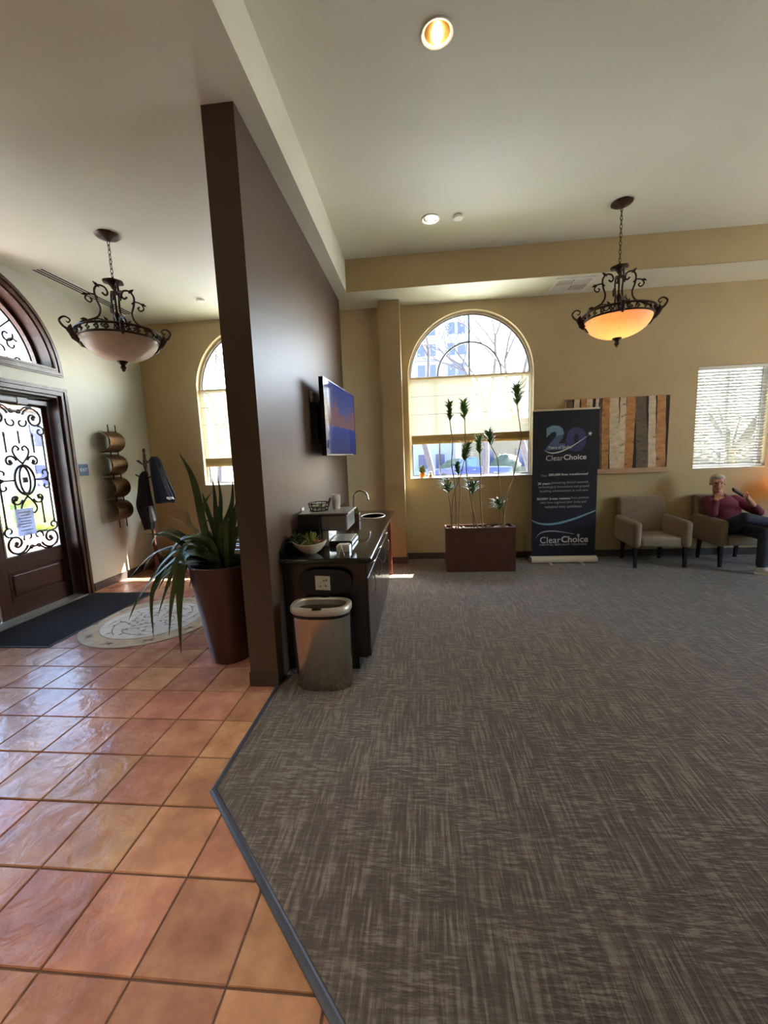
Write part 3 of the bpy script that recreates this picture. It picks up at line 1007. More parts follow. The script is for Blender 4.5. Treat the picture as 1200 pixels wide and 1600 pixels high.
def iron_panel(s):
    """scrollwork of one leaf; coordinates (y, z) on the glass, s mirrors it"""
    g = G()
    yc, hw_, zc = (GY0 + GY1) / 2, (GY1 - GY0) / 2, (GZ0 + GZ1) / 2
    X = xd + 0.034

    def line(pts, r=0.0075):
        g.tube([(X, DC + s * (yc + a), b) for a, b in pts], r * 1.45, 6)

    # verticals
    for a in (-0.285, 0.285):
        line([(a, GZ0 + 0.30), (a, GZ1 - 0.30)], 0.007)
    for a in (-0.16, 0.16):
        line([(a, GZ0 + 0.31), (a, zc - 0.20)], 0.007)
        line([(a, zc + 0.30), (a, GZ1 - 0.30)], 0.007)
    line([(0, zc + 0.40), (0, GZ1 - 0.28)], 0.007)
    for a in (-0.285, -0.16, 0.16, 0.285):
        for zz in (GZ0 + 0.33, GZ1 - 0.33):
            g.ball((X, DC + s * (yc + a), zz), (0.012, 0.016, 0.02), 6, 4)
    # large corner scrolls, bottom and top, with small partners
    for k in (-1, 1):
        for (zb, d) in ((GZ0, 1), (GZ1, -1)):
            line([(k * a, zb + d * b) for a, b in spiral(0.205, 0.135, 0.125, 0.022, -PI * 0.9, PI * 1.9, 34)], 0.0085)
            g.ball((X, DC + s * (yc + k * 0.205), zb + d * 0.135), (0.01, 0.026, 0.026), 8, 6)
            line([(k * a, zb + d * b) for a, b in spiral(0.265, 0.275, 0.062, 0.018, -PI * 0.6, PI * 1.5, 20)], 0.007)
            line([(k * a, zb + d * b) for a, b in spiral(0.058, 0.185, 0.062, 0.016, -PI * 0.15, PI * 1.45, 22)], 0.007)
            line([(k * a, zb + d * b) for a, b in bez([(0.0, 0.075, 0), (0.06, 0.055, 0), (0.13, 0.02, 0), (0.2, 0.012, 0)], 6) and [(v.x, v.y) for v in bez([(0.0, 0.07, 0), (0.06, 0.06, 0), (0.12, 0.02, 0), (0.2, 0.01, 0)], 6)]], 0.007)
            line([(k * a, zb + d * b) for a, b in spiral(0.045, 0.062, 0.03, 0.008, PI, -PI * 0.8, 14)], 0.006)
        # hearts above and below the centre
        for d in (1, -1):
            zb = zc + d * 0.16
            line([(k * a, zb + d * b) for a, b in [(0.0, 0.02)] + [(v.x, v.y) for v in bez([(0.0, 0.02, 0), (0.07, 0.10, 0), (0.092, 0.17, 0), (0.055, 0.215, 0), (0.02, 0.19, 0), (0.035, 0.165, 0)], 6)]], 0.007)
            line([(k * a, zb + d * b) for a, b in spiral(0.135, 0.045, 0.07, 0.02, PI * 0.95, -PI * 0.9, 22)], 0.0075)
            g.ball((X, DC + s * (yc + k * 0.135), zb + d * 0.045), (0.01, 0.024, 0.024), 8, 6)
            line([(k * a, zc + d * b) for a, b in spiral(0.245, 0.07, 0.062, 0.016, -PI * 0.5, PI * 1.2, 20)], 0.007)
        # side C scrolls of the centre
        line([(k * a, zc + b) for a, b in [(0.115, 0.0), (0.29, 0.0)]], 0.007)
    # centre oval of crossing bars
    line([(0.115 * math.cos(a), zc + 0.165 * math.sin(a)) for a in [2 * PI * i / 28 for i in range(29)]], 0.009)
    line([(0.06 * math.cos(a), zc + 0.15 * math.sin(a)) for a in [2 * PI * i / 24 for i in range(25)]], 0.008)
    g.rbox(X - 0.01, X + 0.014, DC + s * yc - 0.026, DC + s * yc + 0.026, zc - 0.03, zc + 0.03, 0.005)
    return g


for s in (1, -1):
    lf = thing('leaf', '', 'x')
    del lf['label'], lf['category']
    lf.parent = dr
    Y = lambda a: DC + s * a

    def bx(g, y0, y1, z0, z1, x0=xd - 0.022, x1=xd + 0.022):
        a, b = sorted((Y(y0), Y(y1)))
        return g.box(x0, x1, a, b, z0, z1)

    obj('stile', bx(G(), LY0, GY0, LZ0, LZ1), 'dark_wood', lf)
    obj('stile', bx(G(), GY1, LY1, LZ0, LZ1), 'dark_wood', lf)
    obj('top_rail', bx(G(), GY0, GY1, GZ1, LZ1), 'dark_wood_h', lf)
    obj('lock_rail', bx(G(), GY0, GY1, 0.515, GZ0), 'dark_wood_h', lf)
    obj('bottom_rail', bx(G(), GY0, GY1, LZ0, 0.20), 'dark_wood_h', lf)
    obj('panel', bx(G(), GY0, GY1, 0.20, 0.515, xd - 0.008, xd + 0.008), 'dark_wood_h', lf)
    a, b = sorted((Y(GY0 + 0.045), Y(GY1 - 0.045)))
    obj('raised_panel', G().rbox(xd - 0.02, xd + 0.020, a, b, 0.245, 0.47, 0.010, 2), 'dark_wood_h', lf)
    g = G()
    for zz in (0.20, 0.505):
        bx(g, GY0, GY1, zz, zz + 0.012, xd + 0.008, xd + 0.027)
    for yy in (GY0, GY1 - 0.012):
        bx(g, yy, yy + 0.012, 0.212, 0.505, xd + 0.008, xd + 0.027)
    obj('panel_moulding', g, 'dark_wood_h', lf)
    g = G()
    for zz in (GZ0, GZ1 - 0.014):
        bx(g, GY0, GY1, zz, zz + 0.014, xd + 0.004, xd + 0.03)
    for yy in (GY0, GY1 - 0.014):
        bx(g, yy, yy + 0.014, GZ0 + 0.014, GZ1 - 0.014, xd + 0.004, xd + 0.03)
    obj('glazing_bead', g, 'steel_trim', lf)
    obj('pane', bx(G(), GY0, GY1, GZ0, GZ1, xd - 0.003, xd + 0.003), 'pane_glass', lf)
    obj('iron_scrollwork', iron_panel(s), 'iron', lf, True)
cl = thing('door_closer', 'grey door closer at the top of the entry door', 'door closer', (xd + 0.024, DC + 0.5, 2.335))
obj('body', G().rbox(0, 0.06, -0.30, 0.36, 0.0, 0.055, 0.006), 'grey_plastic', cl)
obj('cover', G().rbox(0.055, 0.066, -0.02, 0.10, -0.012, 0.062, 0.003), 'black_plastic', cl)
obj('arm', G().tube([(0.04, 0.04, 0.06), (0.10, 0.25, 0.075), (0.045, 0.38, 0.09)], 0.009, 6), 'grey_plastic', cl)

nt_ = thing('paper_notice', 'grey printed notice taped to the entry door glass', 'notice', (xd + 0.048, DC + 0.40, 1.03))
obj('sheet', G().box(0.0, 0.0015, -0.105, 0.105, -0.15, 0.15), 'notice_paper', nt_)
for k, (a, b) in enumerate(((0.11, 0.07), (0.075, 0.05), (0.045, 0.08), (0.01, 0.06), (-0.02, 0.07), (-0.05, 0.05), (-0.09, 0.075))):
    obj('print_line', G().box(0.0015, 0.0022, -b, b, a - 0.005, a + 0.005), 'print_grey', nt_)

fw = thing('window_4', 'arched fanlight with scrolled iron above the entry door', 'window')
fw['kind'] = 'structure'


def arch_band(ro, ri, zo, zi, x0, x1):
    return G().band(a_out(ro, zo), a_out(ri, zi), FE, x0, x1)


obj('casing', arch_band(1.015, 0.94, 2.685, 2.755, XL, XL + 0.018), 'dark_wood', fw)
obj('casing_bead', arch_band(1.0, 0.965, 2.70, 2.73, XL + 0.018, XL + 0.03), 'dark_wood', fw)
obj('casing_inner_bead', arch_band(0.945, 0.92, 2.75, 2.77, XL - 0.004, XL + 0.026), 'dark_wood', fw)
obj('reveal_lining', arch_band(0.925, 0.905, 2.765, 2.785, XL - 0.25, XL - 0.004), 'dark_wood', fw)
obj('sash', arch_band(0.905, 0.865, 2.785, 2.82, xd - 0.03, xd + 0.02), 'dark_wood', fw)
obj('pane', G().prism(a_out(0.87, 2.815), FE, xd - 0.005, xd), 'pane_glass', fw)
g = G()
Xi = xd + 0.02


def fl(pts, r=0.008):
    g.tube([(Xi, DC + a, 2.82 + b) for a, b in pts], r * 1.35, 6)


fl(arc(0, -0.12, 0.80, 0.17, PI - 0.17, 40))
fl(arc(0, -0.12, 0.36, 0.3, PI - 0.3, 24))
for k in range(7):
    am = 0.30 + (PI - 0.6) * k / 6
    ca, sa = math.cos(am), math.sin(am)
    rot = lambda u, v: (u * ca - v * sa, u * sa + v * ca - 0.12)
    if 0 < k < 6:
        fl([rot(0.36, 0), rot(0.80, 0)], 0.007)
    for sd in (-1, 1):
        fl([rot(a, sd * b) for a, b in spiral(0.64, 0.085, 0.075, 0.02, PI * 0.1, PI * 2.0, 20)], 0.008)
        fl([rot(a, sd * b) for a, b in spiral(0.48, 0.06, 0.055, 0.016, -PI * 0.2, PI * 1.5, 18)], 0.0075)
obj('iron_scrollwork', g, 'iron', fw, True)
# ================================================================== ceiling fixtures
def pendant(loc, chain, label, bowl_mat, lit, turn):
    t = thing('pendant_chandelier', label, 'chandelier', loc, group='iron bowl chandeliers')
    obj('canopy', G().lathe([(0.004, 0.0), (0.098, 0.0), (0.105, -0.008), (0.092, -0.020), (0.070, -0.026), (0.045, -0.036), (0.02, -0.046), (0.004, -0.048)], 24, wob=lambda a, z: 1 + 0.02 * math.cos(8 * a)), 'bronze', t, True)
    g = G()
    z, k = -0.045, 0
    while z > -chain:
        ring = [(0.011 * math.cos(a), 0, z - 0.022 + 0.026 * math.sin(a)) for a in [2 * PI * i / 10 for i in range(10)]]
        if k % 2:
            ring = [(0, x, zz) for x, _, zz in ring]
        g.tube(ring, 0.0035, 5, closed=True)
        z -= 0.041
        k += 1
    obj('chain', g, 'bronze', t, True)
    B = -chain                                            # below the chain
    obj('crown_cap', G().lathe([(0.008, B), (0.014, B - 0.02), (0.055, B - 0.03), (0.085, B - 0.038), (0.088, B - 0.048), (0.05, B - 0.058), (0.028, B - 0.085), (0.014, B - 0.11), (0.004, B - 0.112)], 20, wob=lambda a, z: 1 + 0.05 * math.cos(6 * a)), 'bronze', t, True)
    zr = B - 0.50                                          # top of the ring
    obj('stem', G().lathe([(0.009, B - 0.10), (0.009, B - 0.30), (0.02, B - 0.32), (0.028, B - 0.345), (0.018, B - 0.37), (0.013, B - 0.40), (0.011, zr - 0.06), (0.004, zr - 0.065)], 10), 'bronze', t, True)
    # S-shaped scroll arms with side curls and leaf buds: one mesh turned round the stem
    g = G()

    def ln(pts, r=0.0075):
        g.tube([(a, 0, B + b) for a, b in pts], r, 6)

    def sm(pts):
        return [(v.x, v.y) for v in bez([(a, b, 0) for a, b in pts], 7)]

    main = sm([(0.10, -0.155), (0.075, -0.175), (0.055, -0.15), (0.075, -0.105), (0.125, -0.098), (0.158, -0.145), (0.150, -0.225), (0.128, -0.305), (0.152, -0.375), (0.225, -0.42), (0.290, -0.45), (0.335, -0.52)])
    ln(main, 0.009)
    ln(sm([(0.135, -0.21), (0.165, -0.185), (0.215, -0.195), (0.235, -0.235), (0.205, -0.262), (0.185, -0.24), (0.2, -0.225)]), 0.007)
    ln(sm([(0.19, -0.40), (0.17, -0.43), (0.165, -0.48), (0.168, -0.52)]), 0.006)
    ln(sm([(0.185, -0.405), (0.15, -0.395), (0.105, -0.405), (0.085, -0.44), (0.115, -0.462), (0.14, -0.445), (0.125, -0.43)]), 0.006)
    for (a, b, q) in ((0.14, -0.10, 0.6), (0.235, -0.205, -0.5), (0.265, -0.425, -0.4), (0.09, -0.40, 0.8)):
        lf = [(a - 0.028 * math.cos(q), b - 0.028 * math.sin(q)), (a, b + 0.008), (a + 0.03 * math.cos(q), b + 0.03 * math.sin(q) + 0.012)]
        g.tube([(u, 0, B + v) for u, v in lf], [0.004, 0.014, 0.002], 6, flat=0.6)
    arm = g.mesh('scroll_arm')
    for k in range(4):
        obj('scroll_arm', arm, 'bronze', t, True, rot=(0, 0, turn + 0.12 + k * PI / 2))
    # openwork ring
    R = 0.345
    g = G()
    circ = lambda r, z, n=48: [(r * math.cos(2 * PI * i / n), r * math.sin(2 * PI * i / n), z) for i in range(n)]
    g.tube(circ(R, zr), 0.011, 6, closed=True)
    g.tube(circ(R - 0.015, zr - 0.062), 0.010, 6, closed=True)
    obj('ring', g, 'bronze', t, True)
    g = G()
    for k in range(26):
        a0 = 2 * PI * k / 26
        for sgn in (-1, 1):
            pts = []
            for u, v in spiral(0.0, 0.0, 0.026, 0.006, PI / 2 * sgn, PI / 2 * sgn + 1.5 * PI, 10):
                an = a0 + (u * 1.2 + sgn * 0.012) / R
                pts.append(((R - 0.008) * math.cos(an), (R - 0.008) * math.sin(an), zr - 0.031 + v * 0.95))
            g.tube(pts, 0.0062, 4)
    obj('filigree', g, 'bronze', t, True)['kind'] = 'stuff'
    # leafy rim ornaments with a rising curl
    g = G()
    for dy in (-0.055, 0.0, 0.055):
        h = 0.0 if dy else 0.012
        g.tube([(R - 0.03, dy * 1.3, zr - 0.115), (R + 0.012, dy * 1.1, zr - 0.07), (R + 0.03 + h, dy, zr - 0.02), (R + 0.022 + h, dy * 0.8, zr + 0.018)], [0.004, 0.020, 0.021, 0.004], 7, flat=0.55)
    cur = [(v.x, v.y) for v in bez([(R + 0.02, -0.03, 0), (R + 0.075, 0.005, 0), (R + 0.10, 0.055, 0), (R + 0.062, 0.09, 0), (R + 0.022, 0.07, 0), (R + 0.035, 0.04, 0), (R + 0.05, 0.052, 0)], 6)]
    g.tube([(a, 0, zr + b) for a, b in cur], [0.012 - 0.008 * i / (len(cur) - 1) for i in range(len(cur))], 6)
    g.tube([(R - 0.035, 0, zr - 0.12), (R - 0.05, 0, zr - 0.15), (R - 0.075, 0, zr - 0.165)], [0.022, 0.014, 0.003], 6, flat=1.6)
    orn = g.mesh('rim_ornament')
    clamp = G().tube([(R - 0.006, 0, zr - 0.088), (R + 0.012, 0, zr - 0.06), (R + 0.018, 0, zr - 0.03), (R + 0.012, 0, zr + 0.01), (R - 0.002, 0, zr + 0.028)], [0.008, 0.018, 0.015, 0.018, 0.006], 8, flat=1.2).mesh('rim_clamp')
    for k in range(4):
        if k % 2 == 0:
            obj('rim_ornament', orn, 'bronze', t, True, rot=(0, 0, turn + k * PI / 2))
        else:
            obj('rim_clamp', clamp, 'bronze', t, True, rot=(0, 0, turn + k * PI / 2))
    # bowl
    Rb, D = 0.325, 0.205
    outer = [(Rb * math.cos(a), zr - 0.055 - D * math.sin(a)) for a in [PI / 2 * i / 14 for i in range(15)]]
    inner = [((Rb - 0.008) * math.cos(a), zr - 0.053 - (D - 0.008) * math.sin(a)) for a in [PI / 2 * i / 14 for i in range(14, -1, -1)]]
    obj('bowl', G().lathe(outer[:-1] + [(0.001, outer[-1][1]), (0.001, inner[0][1])] + inner[1:] + [outer[0]], 40), bowl_mat, t, True)
    zb = zr - 0.055 - D
    obj('finial', G().lathe([(0.002, zb + 0.012), (0.048, zb + 0.006), (0.046, zb - 0.008), (0.03, zb - 0.022), (0.018, zb - 0.036), (0.026, zb - 0.048), (0.027, zb - 0.06), (0.014, zb - 0.074), (0.018, zb - 0.084), (0.002, zb - 0.094)], 14), 'bronze', t, True)
    for k in range(3):
        a = k * 2 * PI / 3 + 0.4
        b_ = obj('bulb', G().ball((0.1 * math.cos(a), 0.1 * math.sin(a), zr - 0.10), (0.026, 0.026, 0.042), 10, 8), 'bulb_warm' if lit else 'white_plastic', t, True)
        obj('socket', G().lathe([(0.016, zr - 0.02), (0.018, zr - 0.06)], 8, (0.1 * math.cos(a), 0.1 * math.sin(a), 0)), 'bronze', b_)
    if lit:
        ld = bpy.data.lights.new('chandelier_glow', 'POINT')
        ld.energy, ld.color, ld.shadow_soft_size = 11, (1.0, 0.78, 0.56), 0.04
        lo = bpy.data.objects.new('chandelier_glow', ld)
        COL.objects.link(lo)
        lo.parent = t
        lo.location = (-0.03, -0.05, zr - 0.14)
    return t


pendant((-2.825, 3.825, ZC), 0.365, 'unlit bronze bowl chandelier hanging over the stone medallion', 'pendant_glass_off', False, 0.72)
pendant((2.14, 4.816, ZT), 0.585, 'glowing bronze bowl chandelier hanging above the banner', 'alabaster', True, -0.30)


def downlight(x, y, r, label, mat_, watt, col, z=ZT):
    t = thing('recessed_light', label, 'ceiling light', (x, y, z), group='recessed ceiling lights')
    obj('trim_ring', G().lathe([(r * 0.80, -0.001), (r, -0.001), (r * 1.02, -0.006), (r * 0.97, -0.011), (r * 0.84, -0.009), (r * 0.80, -0.001)], 32), 'white_plastic', t, True)
    obj('reflector', G().lathe([(r * 0.80, -0.0015), (r * 0.70, -0.003), (r * 0.62, -0.004), (0.002, -0.004)], 32), 'glow_amber_reflector' if mat_ == 'lamp_warm' else 'steel', t, True)
    obj('lamp', G().lathe([(0.002, -0.018), (r * 0.32, -0.016), (r * 0.36, -0.008), (r * 0.36, -0.0045), (0.002, -0.0045)], 20).xf(lambda v: (v.x * (0.95 if mat_ == 'lamp_warm' else 1), v.y * (1.9 if mat_ == 'lamp_warm' else 1), v.z)), mat_, t, True)
    ld = bpy.data.lights.new('downlight_glow', 'SPOT')
    ld.energy, ld.color, ld.spot_size, ld.spot_blend, ld.shadow_soft_size = watt, col, math.radians(78), 0.8, 0.05
    lo = bpy.data.objects.new('downlight_glow', ld)
    COL.objects.link(lo)
    lo.parent = t
    lo.location = (0, 0, -0.03)
    return t


downlight(0.163, 2.838, 0.098, 'warm recessed ceiling light nearest the top of the photo', 'lamp_warm', 8, (1, 0.75, 0.45))
downlight(0.171, 4.796, 0.098, 'white recessed ceiling light beside the smoke detector', 'lamp_white', 10, (1, 0.88, 0.7))

for (x, y, z, wt, lb) in ((0.163, 0.88, ZT, 5, 'added unseen recessed light straight above the photographer'), (2.15, 0.88, ZT, 5, 'added unseen recessed light over the open carpet in line with the chandelier'),
                          (4.2, 0.88, ZT, 5, 'added unseen recessed light over the near carpet toward the seats'), (5.9, 2.84, ZT, 10, 'added unseen recessed light beyond the seats side of the tray'),
                          (-1.9, 0.9, ZC, 25, 'added unseen recessed light over the near entry tiles'), (-1.9, -0.9, ZC, 18, 'added unseen recessed light over the entry tiles farthest from the windows')):
    downlight(x, y, 0.098, lb, 'lamp_white', wt, (1, 0.86, 0.68), z)  # out-of-frame downlights, added to brighten the floor and near room

for (x, y, z, lb) in ((0.464, 4.796, ZT, 'small white smoke detector on the tray ceiling beside a recessed light'), (-2.814, 5.407, ZC, 'small white smoke detector on the entry ceiling')):
    o = obj('smoke_detector', G().lathe([(0.002, 0), (0.052, 0), (0.054, -0.012), (0.048, -0.026), (0.03, -0.03), (0.002, -0.03)], 20), 'white_plastic', None, True, loc=(x, y, z))
    tag(o, lb, 'smoke detector', 'ceiling smoke detectors')

t = thing('air_vent', 'white four-way ceiling air vent in the soffit near the lit chandelier', 'air vent', (2.0, 5.84, ZC))
obj('frame', G().band([(-0.25, -0.225), (0.25, -0.225), (0.25, 0.225), (-0.25, 0.225)], [(-0.205, -0.18), (0.205, -0.18), (0.205, 0.18), (-0.205, 0.18)], FF, -0.012, -0.001), 'white_plastic', t)
obj('backing', G().box(-0.205, 0.205, -0.18, 0.18, -0.004, -0.001), 'print_grey', t)
obj('divider', G().box(-0.006, 0.006, -0.18, 0.18, -0.012, -0.004), 'white_plastic', t)
obj('divider', G().box(-0.205, 0.205, -0.006, 0.006, -0.012, -0.004), 'white_plastic', t)
for qx, qy, along in ((-1, -1, 0), (1, -1, 1), (-1, 1, 1), (1, 1, 0)):
    for k in range(7):
        f = 0.024 + k * 0.026
        if along == 0:
            a = qx * f
            obj('louver', G().box(min(a, a + qx * 0.012), max(a, a + qx * 0.012), min(0.008 * qy, 0.175 * qy), max(0.008 * qy, 0.175 * qy), -0.012, -0.005), 'white_plastic', t)
        else:
            a = qy * f * 0.92
            obj('louver', G().box(min(0.008 * qx, 0.2 * qx), max(0.008 * qx, 0.2 * qx), min(a, a + qy * 0.011), max(a, a + qy * 0.011), -0.012, -0.005), 'white_plastic', t)

t = thing('slot_diffuser', 'long narrow slot diffuser in the entry ceiling behind the unlit chandelier', 'air vent', (-4.02, 5.0, ZC))
obj('frame', G().box(-0.085, 0.085, -0.72, 0.72, -0.006, -0.001), 'white_plastic', t)
for k in (-1, 0, 1):
    obj('slot', G().box(k * 0.046 - 0.012, k * 0.046 + 0.012, -0.70, 0.70, -0.0075, -0.005), 'black_matte', t)

# ================================================================== entry
t = thing('door_mat', 'charcoal entrance mat lying in front of the entry door', 'mat', (-3.82, 3.94, 0.0))
obj('rubber_border', G().rbox(-0.42, 0.42, -0.75, 0.75, 0.0005, 0.007, 0.003, 1), 'mat_rubber', t)
obj('pile', G().rbox(-0.395, 0.395, -0.725, 0.725, 0.006, 0.011, 0.002, 1), 'mat_fabric', t)

t = thing('floor_medallion', 'round inlaid stone medallion in the entry tile floor', 'floor medallion', (-2.83, 3.84, 0.0))
ringp = lambda r, z0, z1, n=64: [(r, z0), (r, z1)]
obj('border_line', G().lathe([(0.002, 0.0008), (0.658, 0.0008), (0.658, 0.0020), (0.002, 0.0020)], 64), 'stone_brown', t)
obj('outer_ring', G().lathe([(0.002, 0.0021), (0.648, 0.0021), (0.648, 0.0028), (0.002, 0.0028)], 64), 'stone_tan', t)
obj('inner_line', G().lathe([(0.002, 0.0029), (0.482, 0.0029), (0.482, 0.0033), (0.002, 0.0033)], 64), 'stone_brown', t)
obj('inner_disc', G().lathe([(0.002, 0.0034), (0.474, 0.0034), (0.474, 0.0039), (0.002, 0.0039)], 64), 'stone_pale', t)
rnd = random.Random(3)


def flat_leaf(g, x, y, a, l, w, z):
    ca, sa = math.cos(a), math.sin(a)
    pts = [(0, 0), (0.3 * l, w), (0.7 * l, 0.8 * w), (l, 0), (0.7 * l, -0.8 * w), (0.3 * l, -w)]
    g.prism([(x + u * ca - v * sa, y + u * sa + v * ca) for u, v in pts], FF, z, z + 0.0006)


for k in range(8):                                      # vine scrolls inlaid in the inner disc
    g = G()
    a0 = 2 * PI * k / 8
    pts = []
    for i in range(18):
        r = 0.06 + 0.36 * i / 17
        a = a0 + 0.55 * math.sin(i * 0.42)
        pts.append((r * math.cos(a), r * math.sin(a)))
    g.band([(p[0] * 1.0, p[1]) for p in pts], [(p[0] + 0.007, p[1] + 0.007) for p in pts], FF, 0.0038, 0.0045, closed=False)
    for i in range(2, 17, 2):
        flat_leaf(g, pts[i][0], pts[i][1], rnd.uniform(0, 6.28), 0.05, 0.011, 0.0038)
    obj('vine_inlay', g, 'stone_brown', t)
for k in range(10):
    g = G()
    a0 = 2 * PI * k / 10 + 0.2
    for da in (-0.6, 0, 0.6, 2.5, 3.6):
        flat_leaf(g, 0.565 * math.cos(a0), 0.565 * math.sin(a0), a0 + PI / 2 + da, 0.06, 0.012, 0.0027)
    obj('leaf_inlay', g, 'stone_brown', t)

t = thing('wall_sculpture', 'four curved bronze bands stacked on rods on the entry wall', 'wall art', (XL, 5.27, 0.76))
for yy in (-0.06, 0.075):
    obj('rod', G().tube([(0.105, yy, 0.0), (0.105, yy, 1.405)], 0.007, 8), 'iron', t, True)
band = G()
for k, (ro, d) in enumerate(((1.0, 0),)):
    n = 18
    outer = [(0.005 + 0.165 * math.sin(PI * i / n), 0.142 - 0.142 * math.cos(PI * i / n) + 0.0) for i in range(n + 1)]
    inner = [(0.005 + 0.157 * math.sin(PI * i / n), 0.142 - 0.136 * math.cos(PI * i / n)) for i in range(n + 1)]
    band.band(outer, inner, lambda u, v, dd: (u + 0.02, dd, v), -0.15, 0.13, closed=False)
band_me = band.mesh('bronze_band')
for z in (0.10, 0.412, 0.725, 1.035):
    obj('bronze_band', band_me, 'copper_band', t, True, loc=(0, 0, z))

t = thing('exit_sign', 'small blue EXIT sign on the entry wall beside the door', 'sign', (XL, 4.842, 1.577))
obj('plate', G().rbox(0.0, 0.005, -0.073, 0.073, -0.073, 0.073, 0.012, 2).xf(lambda v: (max(0.0, min(v.x, 0.005)), v.y, v.z)), 'exit_blue', t)
g = text_mesh('EXIT', 0.118, 0.042, 0.012)
obj('lettering', g.xf(lambda v: (0.0058, v.x, v.y)), 'ink_white', t)

# ---- coat rack and the coats on it
t = thing('coat_rack', 'dark wooden coat rack standing in the entry corner', 'coat rack', (-3.99, 5.62, 0.0))
obj('pole', G().lathe([(0.024, 0.05), (0.026, 0.40), (0.032, 0.43), (0.022, 0.47), (0.021, 1.55), (0.028, 1.58), (0.028, 1.66), (0.018, 1.70), (0.022, 1.74), (0.014, 1.78), (0.022, 1.81), (0.018, 1.84), (0.002, 1.85)], 12), 'dark_wood', t, True)
for k in range(4):
    a = 0.9 + k * PI / 2
    d = Vector((math.cos(a), math.sin(a), 0))
    obj('leg', G().tube([d * 0.01 + Vector((0, 0, 0.30)), d * 0.10 + Vector((0, 0, 0.17)), d * 0.2 + Vector((0, 0, 0.05)), d * 0.27 + Vector((0, 0, 0.014))], [0.018, 0.016, 0.015, 0.014], 8), 'dark_wood', t, True)
for (a, z) in ((2.9, 1.60), (3.3, 1.40), (-0.25, 1.64), (0.2, 1.42), (1.6, 1.62), (-1.5, 1.60)):
    d = Vector((math.cos(a), math.sin(a), 0))
    obj('peg', G().tube([d * 0.015 + Vector((0, 0, z)), d * 0.09 + Vector((0, 0, z + 0.035)), d * 0.155 + Vector((0, 0, z + 0.075))], [0.010, 0.009, 0.011], 8), 'dark_wood', t, True)


def draped(sections, n=28, seed=0, amp=0.012):
    """hanging cloth: stacked ovals (cx, cy, z, rx, ry) with folds"""
    r = random.Random(seed)
    ph = [r.uniform(0, 6.28) for _ in range(6)]
    S = bez([(a, b, c) for a, b, c, _, _ in sections], 6)
    R_ = bez([(d, e, 0) for _, _, _, d, e in sections], 6)
    g = G()
    vs = []
    for i, (c, q) in enumerate(zip(S, R_)):
        f = i / (len(S) - 1)
        for j in range(n):
            a = 2 * PI * j / n
            w = 1 + (0.10 + 0.14 * f) * math.sin(5 * a + ph[0] + f * 1.5) * 0.8 + 0.06 * math.sin(9 * a + ph[1] - f * 2)
            vs.append((c.x + q.x * math.cos(a) * w, c.y + q.y * math.sin(a) * w, c.z + 0.012 * f * math.sin(3 * a + ph[2])))
    k = len(S)
    g.add(vs, [(i * n + j, i * n + (j + 1) % n, (i + 1) * n + (j + 1) % n, (i + 1) * n + j) for i in range(k - 1) for j in range(n)] + [tuple(range(n)), tuple((k - 1) * n + j for j in range(n))[::-1]])
    return g


t = thing('jacket', 'navy blue jacket hanging on the window side of the coat rack', 'jacket', (-3.80, 5.585, 1.06), group='coats on the coat rack')
obj('body', draped([(-0.025, 0, 0.665, 0.035, 0.03), (-0.01, 0, 0.60, 0.07, 0.05), (0.02, 0.0, 0.42, 0.095, 0.07), (0.065, 0, 0.22, 0.125, 0.08), (0.085, 0, 0.09, 0.14, 0.085), (0.07, 0, 0.0, 0.125, 0.08)], 30, 1), 'denim_navy', t, True)
obj('sleeve', draped([(0.06, -0.05, 0.50, 0.035, 0.04), (0.11, -0.075, 0.36, 0.045, 0.045), (0.165, -0.08, 0.19, 0.045, 0.045), (0.205, -0.08, 0.08, 0.042, 0.042)], 16, 2), 'denim_navy', t, True)
obj('cuff', draped([(0.204, -0.08, 0.085, 0.043, 0.043), (0.213, -0.08, 0.055, 0.043, 0.043)], 14, 3), 'paper', t, True)
t = thing('coat', 'charcoal coat hanging below the peg on the wall side of the coat rack', 'coat', (-4.0, 5.53, 0.66), group='coats on the coat rack')
obj('body', draped([(0.03, 0.03, 0.86, 0.03, 0.03), (0.02, 0, 0.78, 0.06, 0.05), (0.0, 0, 0.55, 0.085, 0.06), (-0.015, 0, 0.36, 0.11, 0.065), (0.005, 0, 0.15, 0.085, 0.06), (0.02, 0, 0.02, 0.06, 0.05)], 26, 5), 'charcoal_cloth', t, True)
obj('lining', draped([(0.10, -0.03, 0.36, 0.02, 0.03), (0.115, -0.04, 0.22, 0.032, 0.035), (0.125, -0.04, 0.13, 0.03, 0.035)], 16, 6), 'print_grey', t, True)

# ---- low metal stand against the far wall behind the big plant
t = thing('console_stand', 'low metal-framed stand against the entry far wall behind the tall plant', 'stand', (-2.95, 5.93, 0.0))
for sx in (-0.33, 0.33):
    for sy in (-0.14, 0.14):
        obj('leg', G().tube([(sx, sy, 0.0), (sx, sy, 0.74)], 0.010, 8), 'iron', t, True)
obj('shelf', G().rbox(-0.345, 0.345, -0.155, 0.155, 0.735, 0.755, 0.005), 'espresso', t)
for z in (0.29, 0.38):
    obj('rail', G().tube([(-0.33, -0.14, z), (0.33, -0.14, z)], 0.014, 8), 'steel', t, True)
    obj('rail', G().tube([(-0.33, 0.14, z), (0.33, 0.14, z)], 0.014, 8), 'steel', t, True)

